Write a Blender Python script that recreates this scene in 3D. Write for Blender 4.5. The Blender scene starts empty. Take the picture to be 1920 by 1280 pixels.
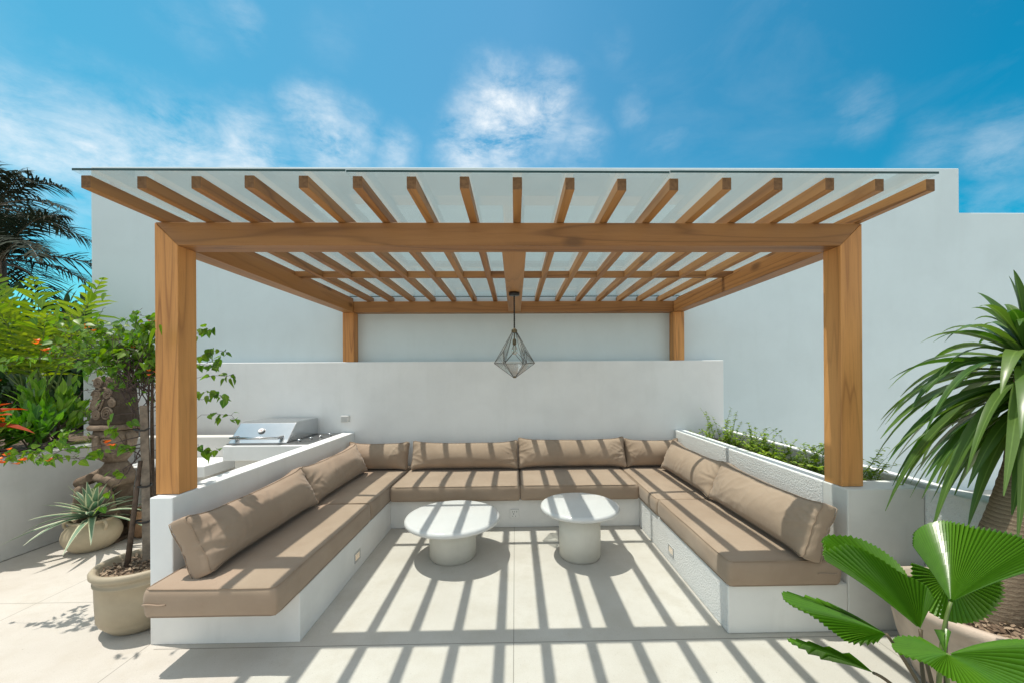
import bpy, bmesh, math, random
import numpy as np
from mathutils import Vector, Matrix, noise

scene = bpy.context.scene
R = math.radians
rng = random.Random(7)

# ------------------------------------------------------------------ camera
cam_d = bpy.data.cameras.new('camera')
cam = bpy.data.objects.new('camera', cam_d)
scene.collection.objects.link(cam)
cam_d.sensor_width = 36.0
cam_d.sensor_fit = 'HORIZONTAL'
cam_d.lens = 718.69 / 1920 * 36.0
cam_d.shift_x = -0.0102
cam_d.shift_y = 0.0322
cam_d.clip_start = 0.02
cam_d.clip_end = 3000
YAW, ROLL = 0.019, -0.0058
_cy, _sy, _cr, _sr = math.cos(YAW), math.sin(YAW), math.cos(ROLL), math.sin(ROLL)
_Rz = np.array([[_cy, -_sy, 0], [_sy, _cy, 0], [0, 0, 1]])
_Ry = np.array([[_cr, 0, _sr], [0, 1, 0], [-_sr, 0, _cr]])
_M = _Ry @ _Rz                                   # rows: right, forward, up
cam.matrix_world = Matrix(((_M[0][0], _M[2][0], -_M[1][0], 0.0),
                           (_M[0][1], _M[2][1], -_M[1][1], 0.0),
                           (_M[0][2], _M[2][2], -_M[1][2], 1.5),
                           (0, 0, 0, 1)))
scene.camera = cam

# ------------------------------------------------------------------ sun, sky
SUN_DIR = Vector((0.270, -0.046, -1.0)).normalized()      # way the light travels
TO_SUN = -SUN_DIR
ELEV = math.asin(TO_SUN.z)
ROT = math.atan2(TO_SUN.x, TO_SUN.y)
sun_d = bpy.data.lights.new('sun', 'SUN')
sun_d.energy = 4.0
sun_d.angle = R(0.53)
sun_d.color = (1.0, 0.94, 0.85)
sun = bpy.data.objects.new('sun', sun_d)
sun.rotation_euler = SUN_DIR.to_track_quat('-Z', 'Y').to_euler()
sun.location = (-4, 1, 12)
scene.collection.objects.link(sun)

world = bpy.data.worlds.new('World')
scene.world = world
world.use_nodes = True
wn, wl = world.node_tree.nodes, world.node_tree.links
wn.clear()
w_out = wn.new('ShaderNodeOutputWorld')
w_bg = wn.new('ShaderNodeBackground')
w_bg.inputs['Strength'].default_value = 0.15
sky = wn.new('ShaderNodeTexSky')
sky.sky_type = 'NISHITA'
sky.sun_disc = False
sky.sun_elevation = ELEV
sky.sun_rotation = ROT
sky.altitude = 20
sky.air_density = 1.15
sky.dust_density = 0.6
sky.ozone_density = 2.2
w_tc = wn.new('ShaderNodeTexCoord')


def wmath(op, a, b=None, c=None, clamp=False):
    n = wn.new('ShaderNodeMath')
    n.operation = op
    n.use_clamp = clamp
    for i, v in enumerate((a, b, c)):
        if v is None:
            continue
        if isinstance(v, (int, float)):
            n.inputs[i].default_value = v
        else:
            wl.new(v, n.inputs[i])
    return n.outputs[0]


def wnoise(scale, detail, rough, vec, dist=0.0):
    n = wn.new('ShaderNodeTexNoise')
    n.inputs['Scale'].default_value = scale
    n.inputs['Detail'].default_value = detail
    n.inputs['Roughness'].default_value = rough
    n.inputs['Distortion'].default_value = dist
    wl.new(vec, n.inputs['Vector'])
    return n


_warp = wnoise(7.0, 5, 0.6, w_tc.outputs['Generated'])
_w2 = wn.new('ShaderNodeVectorMath'); _w2.operation = 'SUBTRACT'
wl.new(_warp.outputs['Color'], _w2.inputs[0]); _w2.inputs[1].default_value = (.5, .5, .5)
_w3 = wn.new('ShaderNodeVectorMath'); _w3.operation = 'SCALE'
wl.new(_w2.outputs[0], _w3.inputs[0]); _w3.inputs['Scale'].default_value = 0.13
_w4 = wn.new('ShaderNodeVectorMath'); _w4.operation = 'ADD'
wl.new(w_tc.outputs['Generated'], _w4.inputs[0]); wl.new(_w3.outputs[0], _w4.inputs[1])
WDIR = _w4.outputs[0]
CLOUDS = [((-0.027, 0.839, 0.544), 0.15, 1.3), ((-0.099, 0.854, 0.512), 0.11, 1.1), ((0.054, 0.827, 0.56), 0.12, 1.1),
          ((0.138, 0.849, 0.51), 0.09, 0.55), ((-0.373, 0.789, 0.488), 0.12, 0.95), ((-0.42, 0.758, 0.499), 0.07, 0.6),
          ((-0.259, 0.839, 0.479), 0.07, 0.6), ((-0.724, 0.59, 0.340), 0.14, 0.85), ((-0.677, 0.634, 0.355), 0.15, 0.95),
          ((-0.601, 0.693, 0.385), 0.14, 1.0), ((-0.51, 0.752, 0.417), 0.13, 0.85), ((-0.725, 0.617, 0.307), 0.12, 0.6),
          ((-0.47, 0.644, 0.604), 0.06, 0.28), ((-0.532, 0.635, 0.56), 0.06, 0.14), ((0.252, 0.793, 0.555), 0.06, 0.22),
          ((0.597, 0.663, 0.452), 0.07, 0.22), ((0.695, 0.614, 0.373), 0.09, 0.25), ((0.744, 0.563, 0.358), 0.09, 0.38),
          ((0.758, 0.594, 0.268), 0.10, 0.3), ((-0.335, 0.71, 0.62), 0.07, 0.10), ((-0.739, 0.566, 0.366), 0.12, 0.6),
          ((0.196, 0.746, 0.636), 0.05, 0.12), ((0.324, 0.806, 0.496), 0.06, 0.18)]
# the cloud blobs above are merged into one mask

tot = None
for d, r, wgt in CLOUDS:
    dn = wn.new('ShaderNodeVectorMath'); dn.operation = 'DISTANCE'
    wl.new(WDIR, dn.inputs[0]); dn.inputs[1].default_value = d
    mr = wn.new('ShaderNodeMapRange'); mr.interpolation_type = 'SMOOTHSTEP'
    wl.new(dn.outputs['Value'], mr.inputs['Value'])
    mr.inputs['From Min'].default_value = r
    mr.inputs['From Max'].default_value = 0.0
    mr.inputs['To Max'].default_value = wgt
    tot = mr.outputs[0] if tot is None else wmath('MAXIMUM', tot, mr.outputs[0])
_st = wn.new('ShaderNodeMapping'); _st.inputs['Scale'].default_value = (0.85, 1.0, 1.9)
wl.new(w_tc.outputs['Generated'], _st.inputs['Vector'])
_fb = wnoise(8.5, 12, 0.66, _st.outputs[0], 0.25)
_fbr = wn.new('ShaderNodeMapRange'); wl.new(_fb.outputs['Fac'], _fbr.inputs['Value'])
_fbr.inputs['From Min'].default_value = 0.34; _fbr.inputs['From Max'].default_value = 0.66
cloud = wmath('MULTIPLY', tot, _fbr.outputs[0], clamp=True)
# thin cirrus veil everywhere
_v = wnoise(3.2, 7, 0.62, _st.outputs[0], 0.4)
_vr = wn.new('ShaderNodeMapRange'); wl.new(_v.outputs['Fac'], _vr.inputs['Value'])
_vr.inputs['From Min'].default_value = 0.50; _vr.inputs['From Max'].default_value = 0.85
_vr.inputs['To Max'].default_value = 0.10
cloud = wmath('MAXIMUM', cloud, _vr.outputs[0])
cloud = wmath('MULTIPLY', cloud, 0.88)
tint = wn.new('ShaderNodeMix'); tint.data_type = 'RGBA'; tint.blend_type = 'MULTIPLY'
tint.inputs[0].default_value = 1.0
_dx = wn.new('ShaderNodeSeparateXYZ'); wl.new(w_tc.outputs['Generated'], _dx.inputs[0])
_tx = wn.new('ShaderNodeMapRange'); wl.new(_dx.outputs[0], _tx.inputs['Value'])
_tx.inputs['From Min'].default_value = -0.65; _tx.inputs['From Max'].default_value = 0.70
_tc2 = wn.new('ShaderNodeValToRGB'); wl.new(_tx.outputs[0], _tc2.inputs[0])
_e = _tc2.color_ramp.elements; _e.new(.5)
_e[0].color = (0.29, 0.92, 0.87, 1); _e[1].color = (0.46, 1.0, 0.98, 1); _e[2].color = (0.035, 0.72, 0.80, 1)
wl.new(sky.outputs[0], tint.inputs[6]); wl.new(_tc2.outputs[0], tint.inputs[7])
cm = wn.new('ShaderNodeMix'); cm.data_type = 'RGBA'
wl.new(cloud, cm.inputs[0]); wl.new(tint.outputs[2], cm.inputs[6]); cm.inputs[7].default_value = (6.0, 6.3, 6.5, 1)
# unseen bright haze overhead, added as neutral fill for the shaded floor
_sz = wn.new('ShaderNodeSeparateXYZ'); wl.new(w_tc.outputs['Generated'], _sz.inputs[0])
_hz = wn.new('ShaderNodeMapRange'); _hz.interpolation_type = 'SMOOTHSTEP'
wl.new(_sz.outputs[2], _hz.inputs['Value'])
_hz.inputs['From Min'].default_value = 0.70; _hz.inputs['From Max'].default_value = 0.96
_hz.inputs['To Max'].default_value = 0.92
hm = wn.new('ShaderNodeMix'); hm.data_type = 'RGBA'
wl.new(_hz.outputs[0], hm.inputs[0]); wl.new(cm.outputs[2], hm.inputs[6]); hm.inputs[7].default_value = (7.6, 7.4, 7.2, 1)
# unseen pale haze behind the viewer, added to fill the camera-facing walls
_bz = wn.new('ShaderNodeMapRange'); _bz.interpolation_type = 'SMOOTHSTEP'
wl.new(_sz.outputs[1], _bz.inputs['Value'])
_bz.inputs['From Min'].default_value = 0.05; _bz.inputs['From Max'].default_value = -0.75
_bz.inputs['To Max'].default_value = 0.80
bm_ = wn.new('ShaderNodeMix'); bm_.data_type = 'RGBA'
wl.new(_bz.outputs[0], bm_.inputs[0]); wl.new(hm.outputs[2], bm_.inputs[6]); bm_.inputs[7].default_value = (5.6, 5.9, 6.0, 1)
wl.new(bm_.outputs[2], w_bg.inputs['Color'])
wl.new(w_bg.outputs[0], w_out.inputs['Surface'])

scene.view_settings.view_transform = 'Standard'
scene.view_settings.look = 'None'
scene.view_settings.gamma = 1.0
scene.view_settings.exposure = 0.12
scene.cycles.max_bounces = 10
scene.cycles.transparent_max_bounces = 24


# ------------------------------------------------------------------ materials
class NT:
    def __init__(self, name):
        self.m = bpy.data.materials.new(name)
        self.m.use_nodes = True
        self.n, self.l = self.m.node_tree.nodes, self.m.node_tree.links
        self.b = self.n['Principled BSDF']

    def node(self, t, **kw):
        nd = self.n.new(t)
        for k, v in kw.items():
            setattr(nd, k, v)
        return nd

    def link(self, a, b):
        self.l.new(a, b)

    def coord(self, which='Object', scale=(1, 1, 1), rand=False):
        tc = self.node('ShaderNodeTexCoord')
        src = tc.outputs[which]
        if rand:
            oi = self.node('ShaderNodeObjectInfo')
            vm = self.node('ShaderNodeVectorMath', operation='SCALE')
            vm.inputs[0].default_value = (37.1, 23.7, 51.3)
            self.link(oi.outputs['Random'], vm.inputs['Scale'])
            va = self.node('ShaderNodeVectorMath', operation='ADD')
            self.link(src, va.inputs[0]); self.link(vm.outputs[0], va.inputs[1])
            src = va.outputs[0]
        mp = self.node('ShaderNodeMapping')
        mp.inputs['Scale'].default_value = scale
        self.link(src, mp.inputs['Vector'])
        return mp.outputs[0]

    def noise(self, vec, scale, detail=4, rough=.55, dist=0.0):
        nz = self.node('ShaderNodeTexNoise')
        nz.inputs['Scale'].default_value = scale
        nz.inputs['Detail'].default_value = detail
        nz.inputs['Roughness'].default_value = rough
        nz.inputs['Distortion'].default_value = dist
        self.link(vec, nz.inputs['Vector'])
        return nz.outputs['Fac']

    def ramp(self, fac, stops):
        r = self.node('ShaderNodeValToRGB')
        els = r.color_ramp.elements
        while len(els) < len(stops):
            els.new(0.5)
        for e, (p, c) in zip(els, stops):
            e.position = p
            e.color = (*c, 1) if len(c) == 3 else c
        self.link(fac, r.inputs[0])
        return r.outputs[0]

    def mix(self, a, b, fac, mode='MIX'):
        mx = self.node('ShaderNodeMix', data_type='RGBA', blend_type=mode)
        for i, v in ((0, fac), (6, a), (7, b)):
            if isinstance(v, (int, float)):
                mx.inputs[i].default_value = v
            elif isinstance(v, tuple):
                mx.inputs[i].default_value = (*v, 1)
            else:
                self.link(v, mx.inputs[i])
        return mx.outputs[2]

    def math(self, op, a, b=None, clamp=False):
        nd = self.node('ShaderNodeMath', operation=op, use_clamp=clamp)
        for i, v in enumerate((a, b)):
            if v is None:
                continue
            if isinstance(v, (int, float)):
                nd.inputs[i].default_value = v
            else:
                self.link(v, nd.inputs[i])
        return nd.outputs[0]

    def bump(self, h, strength, dist=0.01):
        bp = self.node('ShaderNodeBump')
        bp.inputs['Strength'].default_value = strength
        bp.inputs['Distance'].default_value = dist
        self.link(h, bp.inputs['Height'])
        self.link(bp.outputs[0], self.b.inputs['Normal'])

    def set(self, col=None, rough=None, metal=None, spec=None):
        if col is not None:
            if isinstance(col, tuple):
                self.b.inputs['Base Color'].default_value = (*col, 1)
            else:
                self.link(col, self.b.inputs['Base Color'])
        if rough is not None:
            if isinstance(rough, (int, float)):
                self.b.inputs['Roughness'].default_value = rough
            else:
                self.link(rough, self.b.inputs['Roughness'])
        if metal is not None:
            self.b.inputs['Metallic'].default_value = metal
        if spec is not None:
            self.b.inputs['Specular IOR Level'].default_value = spec
        return self.m


def m_plaster(name, col=(.80, .79, .765), bump=.15, stain=.10, scale=38, dist=.004):
    t = NT(name)
    v = t.coord()
    big = t.noise(v, 1.7, 5, .6)
    vs = t.coord(scale=(3.0, 3.0, .55))
    streak = t.noise(vs, 2.4, 6, .65)
    c = t.mix(col, tuple(k * (1 - stain) for k in col), t.ramp(big, [(.42, (0, 0, 0)), (.68, (1, 1, 1))]))
    c = t.mix(c, (col[0] * .80, col[1] * .80, col[2] * .77), t.math('MULTIPLY', t.ramp(streak, [(.52, (0, 0, 0)), (.8, (1, 1, 1))]), stain * 3.5))
    h = t.math('ADD', t.noise(v, scale, 6, .6), t.math('MULTIPLY', t.noise(v, 5, 3), 1.2))
    t.bump(h, bump, dist)
    return t.set(c, .82, spec=.25)


def m_stucco(name):
    t = NT(name)
    v = t.coord()
    c = t.mix((.80, .79, .77), (.74, .73, .71), t.noise(v, 3, 4))
    n1 = t.noise(v, 85, 4, .55)
    n2 = t.noise(v, 200, 3, .6)
    h = t.math('ADD', t.ramp(n1, [(.40, (0, 0, 0)), (.62, (1, 1, 1))]), t.math('MULTIPLY', n2, .6))
    t.bump(h, .55, .006)
    return t.set(c, .9, spec=.15)


def m_floor():
    t = NT('terrace_concrete')
    v = t.coord()
    c = t.mix((.495, .46, .41), (.565, .535, .485), t.ramp(t.noise(v, 1.3, 6, .62), [(.36, (0, 0, 0)), (.66, (1, 1, 1))]))
    c = t.mix(c, (.47, .43, .365), t.math('MULTIPLY', t.ramp(t.noise(v, 5.5, 8, .72), [(.47, (0, 0, 0)), (.72, (1, 1, 1))]), .75))
    sp = t.node('ShaderNodeTexVoronoi'); sp.inputs['Scale'].default_value = 70
    t.link(v, sp.inputs['Vector'])
    sel = t.ramp(sp.outputs['Color'], [(.80, (0, 0, 0)), (.82, (1, 1, 1))])
    dot = t.ramp(sp.outputs['Distance'], [(.16, (1, 1, 1)), (.30, (0, 0, 0))])
    c = t.mix(c, (.40, .37, .32), t.math('MULTIPLY', t.math('MULTIPLY', sel, dot), .6))
    fine = t.noise(v, 220, 4, .7)
    c = t.mix(c, (.40, .37, .32), t.math('MULTIPLY', t.ramp(fine, [(.48, (0, 0, 0)), (.68, (1, 1, 1))]), .6))
    # dark pinholes
    ph = t.node('ShaderNodeTexVoronoi'); ph.inputs['Scale'].default_value = 9
    t.link(v, ph.inputs['Vector'])
    phm = t.ramp(ph.outputs['Distance'], [(.016, (1, 1, 1)), (.03, (0, 0, 0))])
    c = t.mix(c, (.16, .14, .12), t.math('MULTIPLY', phm, .8))
    # cut joints
    sx = t.node('ShaderNodeSeparateXYZ'); t.link(v, sx.inputs[0])
    X, Y = sx.outputs[0], sx.outputs[1]

    def line(coord, at, w=.0022):
        return t.math('LESS_THAN', t.math('ABSOLUTE', t.math('SUBTRACT', coord, at)), w)
    left = t.math('LESS_THAN', X, -2.0)
    right = t.math('GREATER_THAN', X, -2.0)
    j = t.math('MULTIPLY', line(X, -.017), right)
    for s in (t.math('MULTIPLY', line(Y, 2.150, .003), right), line(X, -2.058), line(X, 2.02),
              t.math('MULTIPLY', line(Y, 2.612), left), t.math('MULTIPLY', line(X, -3.19), left)):
        j = t.math('MAXIMUM', j, s)
    c = t.mix(c, (.20, .185, .16), t.math('MULTIPLY', j, .8))
    h = t.math('SUBTRACT', t.math('ADD', t.math('MULTIPLY', t.noise(v, 150, 5, .7), .5), t.noise(v, 14, 4)), t.math('MULTIPLY', j, 2.0))
    t.bump(h, .25, .004)
    return t.set(c, .72, spec=.3)


def m_wood(name, axis, tone=1.0, dark=1.0):
    sc = [9.0, 9.0, 9.0]
    sc[axis] = .55
    t = NT(name)
    v = t.coord(scale=tuple(sc), rand=True)
    warp = t.noise(v, .55, 3, .5)
    wv = t.node('ShaderNodeVectorMath', operation='ADD')
    t.link(v, wv.inputs[0]); t.link(warp, wv.inputs[1])
    rings = t.math('FRACT', t.math('MULTIPLY', t.noise(wv.outputs[0], .75, 1.5, .4, .35), 7.5))
    rings = t.ramp(rings, [(0, (1, 1, 1)), (.10, (.45, .45, .45)), (.45, (.05, .05, .05)), (.86, (.12, .12, .12)), (1, (1, 1, 1))])
    sf = [150.0] * 3
    sf[axis] = 5.0
    fib = t.noise(t.coord(scale=tuple(sf), rand=True), 1.0, 3, .6)
    c = t.mix((.36 * tone, .170 * tone, .052 * tone), (.16 * tone * dark, .066 * tone * dark, .020 * tone * dark), t.math('MULTIPLY', rings, .88))
    c = t.mix(c, (.16 * tone, .065 * tone, .022 * tone), t.math('MULTIPLY', t.ramp(fib, [(.50, (0, 0, 0)), (.72, (1, 1, 1))]), .55))
    big = t.noise(v, .35, 2)
    c = t.mix(c, (.43 * tone, .225 * tone, .080 * tone), t.math('MULTIPLY', t.ramp(big, [(.42, (0, 0, 0)), (.62, (1, 1, 1))]), .55))
    # small knots
    kv = [3.1] * 3
    kv[axis] = 1.5
    vo = t.node('ShaderNodeTexVoronoi'); vo.inputs['Scale'].default_value = 1.0
    t.link(t.coord(scale=tuple(kv), rand=True), vo.inputs['Vector'])
    oi2 = t.node('ShaderNodeObjectInfo')
    c = t.mix(c, (.235 * tone, .095 * tone, .030 * tone), t.math('MULTIPLY', oi2.outputs['Random'], .42))
    kn = t.ramp(vo.outputs['Distance'], [(.05, (1, 1, 1)), (.125, (0, 0, 0))])
    c = t.mix(c, (.12, .055, .02), t.math('MULTIPLY', kn, .75))
    t.bump(t.math('ADD', fib, t.math('MULTIPLY', rings, .3)), .18, .002)
    return t.set(c, .50, spec=.35)


def m_fabric():
    t = NT('taupe_canvas')
    v = t.coord(rand=True)
    c = t.mix((.318, .232, .165), (.362, .270, .196), t.ramp(t.noise(v, 2.2, 5, .6), [(.4, (0, 0, 0)), (.62, (1, 1, 1))]))
    c = t.mix(c, (.300, .212, .145), t.math('MULTIPLY', t.ramp(t.noise(v, 9, 6, .7), [(.56, (0, 0, 0)), (.74, (1, 1, 1))]), .4))
    w1 = t.node('ShaderNodeTexNoise'); w1.inputs['Scale'].default_value = 900
    t.link(v, w1.inputs['Vector'])
    big = t.noise(v, 13, 5, .55, .6)
    t.bump(t.math('ADD', t.math('MULTIPLY', w1.outputs['Fac'], .12), big), .22, .009)
    t.b.inputs['Sheen Weight'].default_value = .15
    return t.set(c, .85, spec=.2)


def m_simple(name, col, rough=.5, metal=0.0, var=.12, scale=8, bump=0.0, bscale=60, spec=.5, rand=False):
    t = NT(name)
    v = t.coord(rand=rand)
    c = t.mix(col, tuple(k * (1 - var * 2) for k in col), t.ramp(t.noise(v, scale, 5, .6), [(.38, (0, 0, 0)), (.7, (1, 1, 1))]))
    if bump:
        t.bump(t.noise(v, bscale, 5, .65), bump, .006)
    return t.set(c, rough, metal, spec)


def m_leaf(name, c1, c2, back=None, rough=.42, trans=.35, veins=True, margin=None, spec=.45, stripes=0.0):
    t = NT(name)
    geo = t.node('ShaderNodeNewGeometry')
    r = geo.outputs['Random Per Island']
    c = t.mix(c1, c2, r)
    uv = t.node('ShaderNodeUVMap')
    sx = t.node('ShaderNodeSeparateXYZ'); t.link(uv.outputs[0], sx.inputs[0])
    side = t.math('ABSOLUTE', t.math('SUBTRACT', sx.outputs[1], .5))
    if veins:
        mid = t.ramp(side, [(.02, (1, 1, 1)), (.07, (0, 0, 0))])
        c = t.mix(c, tuple(min(1, k * 1.7 + .03) for k in c2), t.math('MULTIPLY', mid, .5))
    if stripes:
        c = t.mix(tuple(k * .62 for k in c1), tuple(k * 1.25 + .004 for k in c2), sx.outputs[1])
    if margin:
        mg = t.ramp(side, [(.30, (0, 0, 0)), (.34, (1, 1, 1))])
        c = t.mix(c, margin, mg)
    v = t.coord()
    c = t.mix(c, tuple(k * .7 for k in c1), t.math('MULTIPLY', t.noise(v, 35, 4, .6), .35))
    t.set(c, rough, spec=spec)
    tr = t.node('ShaderNodeBsdfTranslucent')
    hs = t.node('ShaderNodeHueSaturation'); hs.inputs['Saturation'].default_value = 1.25; hs.inputs['Value'].default_value = 1.6
    t.link(c, hs.inputs['Color']); t.link(hs.outputs[0], tr.inputs['Color'])
    ms = t.node('ShaderNodeMixShader'); ms.inputs[0].default_value = trans
    out = t.n['Material Output']
    t.link(t.b.outputs[0], ms.inputs[1]); t.link(tr.outputs[0], ms.inputs[2]); t.link(ms.outputs[0], out.inputs['Surface'])
    return t.m


def m_glass(name, tint, refl=1.0, ior=1.45):
    t = NT(name)
    t.n.remove(t.b)
    tr = t.node('ShaderNodeBsdfTransparent'); tr.inputs[0].default_value = (*tint, 1)
    gl = t.node('ShaderNodeBsdfGlossy'); gl.inputs['Roughness'].default_value = .02
    fr = t.node('ShaderNodeFresnel'); fr.inputs['IOR'].default_value = ior
    ms = t.node('ShaderNodeMixShader')
    t.link(t.math('MULTIPLY', fr.outputs[0], refl), ms.inputs[0])
    t.link(tr.outputs[0], ms.inputs[1]); t.link(gl.outputs[0], ms.inputs[2])
    t.link(ms.outputs[0], t.n['Material Output'].inputs['Surface'])
    return t.m


def m_glow(name, col, strength):
    t = NT(name)
    t.b.inputs['Emission Color'].default_value = (*col, 1)
    t.b.inputs['Emission Strength'].default_value = strength
    return t.set(col, .4)


def m_carved(name='weathered_carving', k=1.0):
    t = NT(name)
    v = t.coord()
    c = t.mix((.26 * k, .195 * k, .14 * k), (.12 * k, .085 * k, .058 * k), t.ramp(t.noise(v, 6, 7, .7), [(.38, (0, 0, 0)), (.66, (1, 1, 1))]))
    c = t.mix(c, (.44 * k, .355 * k, .27 * k), t.math('MULTIPLY', t.ramp(t.noise(v, 15, 6, .7), [(.54, (0, 0, 0)), (.74, (1, 1, 1))]), .5))
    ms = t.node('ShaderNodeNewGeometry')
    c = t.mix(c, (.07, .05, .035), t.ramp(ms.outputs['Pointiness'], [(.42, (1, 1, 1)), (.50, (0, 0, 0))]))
    t.bump(t.noise(v, 60, 6, .7), .5, .008)
    return t.set(c, .85, spec=.2)


def m_trunk(name, col1, col2, ring=60):
    t = NT(name)
    v = t.coord()
    wv = t.node('ShaderNodeTexWave', wave_type='BANDS', bands_direction='Z', wave_profile='SAW')
    wv.inputs['Scale'].default_value = ring / 6.28
    wv.inputs['Distortion'].default_value = 2.2
    wv.inputs['Detail'].default_value = 3
    wv.inputs['Detail Scale'].default_value = 2.5
    t.link(v, wv.inputs['Vector'])
    fib = t.noise(t.coord(scale=(1, 1, 5)), 45, 5, .7)
    c = t.mix(col1, col2, wv.outputs['Fac'])
    c = t.mix(c, tuple(k * .45 for k in col1), t.math('MULTIPLY', t.ramp(fib, [(.46, (0, 0, 0)), (.7, (1, 1, 1))]), .7))
    t.bump(t.math('ADD', wv.outputs['Fac'], t.math('MULTIPLY', fib, .8)), .9, .012)
    return t.set(c, .9, spec=.15)


M = dict(
    wall=m_plaster('white_plaster', (.83, .84, .835), .15, .08), wall2=m_plaster('white_wall_sky_tinted', (.645, .728, .748), .10, .05, 20),  # second one: white wall with cyan sky light mixed into its colour
    pillar=m_plaster('stained_plaster', (.70, .69, .655), .18, .17, 24),
    bench=m_plaster('bench_plaster', (.78, .765, .735), .20, .12, 30),
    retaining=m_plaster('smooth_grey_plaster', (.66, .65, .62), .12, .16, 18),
    stucco=m_stucco('rough_stucco'), floor=m_floor(),
    earth=m_simple('bare_ground', (.42, .39, .34), .95, 0, .12, 2, .3, 20),
    wx=m_wood('teak_grain_lengthwise', 0, .95, .55), wy=m_wood('teak_grain_depthwise', 1, 1.05, .7), wend=m_simple('teak_end_grain', (.20, .105, .048), .75, 0, .22, 60, .3, 120, .25, True), wz=m_wood('teak_grain_upright', 2, 1.80),
    fabric=m_fabric(), seam=m_simple('taupe_piping', (.33, .238, .165), .85),
    tabletop=m_simple('polished_white_stone', (.62, .615, .60), .14, 0, .03, 5, .02, 30, .5),
    pedestal=m_plaster('pedestal_concrete', (.66, .63, .56), .12, .16, 25),
    glass=m_glass('roof_glass', (.965, .998, .994), .30), glass_edge=m_simple('green_glass_edge', (.012, .05, .045), .15),
    lampglass=m_glass('lantern_glass', (.97, .985, .98), .5, 1.35), brass=m_simple('aged_brass', (.20, .155, .09), .38, .85),
    darkmetal=m_simple('dark_bronze', (.11, .10, .085), .4, .7), blackmetal=m_simple('black_enamel', (.02, .02, .02), .35, .3),
    bulb=m_glass('clear_bulb', (.97, .96, .92), 1.0),
    steel=m_simple('brushed_steel', (.62, .63, .64), .22, 1.0, .05, 3, .03, 200), steel_dark=m_simple('dark_steel', (.30, .30, .30), .35, 1.0),  # second one: darker steel for the tray and thermometer
    white_plastic=m_simple('white_plastic', (.78, .77, .74), .35), grey_plastic=m_simple('grey_plastic', (.48, .48, .47), .5), hole=m_simple('socket_hole', (.02, .02, .02), .6),
    dial=m_simple('dial_face', (.75, .76, .76), .3), red=m_simple('red_mark', (.55, .05, .04), .5),
    glow=m_glow('warm_lamp_lens', (1.0, .78, .52), .55),
    taupe_pot=m_simple('taupe_glaze', (.40, .335, .235), .55, 0, .08, 6, .12, 40), cream_pot=m_simple('cream_terracotta', (.50, .42, .29), .7, 0, .10, 7, .2, 40),
    brown_pot=m_simple('mossy_terracotta', (.33, .19, .10), .8, 0, .25, 9, .3, 40), pale_pot=m_simple('pale_terracotta', (.56, .45, .36), .7, 0, .15, 7, .25, 40),
    soil=m_simple('potting_bark', (.17, .115, .075), .95, 0, .35, 40, 1.0, 70),
    bark=m_simple('woody_bark', (.13, .09, .065), .9, 0, .3, 30, .7, 60), stake=m_simple('weathered_stake', (.27, .225, .18), .9, 0, .25, 20, .5, 50),
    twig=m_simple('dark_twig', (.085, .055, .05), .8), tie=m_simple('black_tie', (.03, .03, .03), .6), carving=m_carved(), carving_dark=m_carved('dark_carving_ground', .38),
    palmtrunk=m_trunk('ringed_palm_trunk', (.40, .31, .22), (.20, .145, .10), 110),
    bougain=m_leaf('bougainvillea_leaf', (.07, .19, .018), (.19, .30, .03), trans=.42),
    bract=m_leaf('orange_bract', (.80, .22, .03), (.75, .12, .05), trans=.4, veins=False),
    agave=m_leaf('variegated_agave', (.12, .22, .135), (.16, .27, .165), margin=(.62, .63, .42), trans=.10, veins=False, rough=.5),
    dracaena=m_leaf('strap_leaf', (.055, .125, .025), (.15, .235, .055), trans=.30, rough=.32, spec=.5),
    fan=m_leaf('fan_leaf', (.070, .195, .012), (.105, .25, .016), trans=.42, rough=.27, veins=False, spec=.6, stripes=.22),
    petiole=m_simple('green_petiole', (.14, .20, .05), .5), petiole_dark=m_simple('brown_petiole', (.10, .075, .04), .5),
    areca=m_leaf('areca_leaf', (.10, .20, .018), (.27, .34, .03), trans=.36),
    darkpalm=m_leaf('dark_frond', (.014, .022, .012), (.03, .04, .02), trans=.05, veins=False, rough=.75, spec=.15),  # very dark frond colour for the far palms
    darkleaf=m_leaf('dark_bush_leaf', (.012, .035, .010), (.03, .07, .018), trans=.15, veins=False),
    shrub=m_leaf('shrub_leaf', (.05, .16, .018), (.12, .27, .03), trans=.4), limeleaf=m_leaf('lime_leaf', (.13, .29, .03), (.24, .38, .05), trans=.4),
    redleaf=m_leaf('red_cordyline', (.42, .06, .035), (.50, .20, .06), trans=.35), bromeliad=m_leaf('purple_strap', (.16, .05, .055), (.28, .10, .10), trans=.3),
    weed=m_leaf('weed_leaf', (.17, .30, .03), (.38, .46, .07), trans=.4), orange=m_leaf('orange_leaf', (.55, .16, .03), (.62, .24, .04), trans=.3),
)


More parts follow.
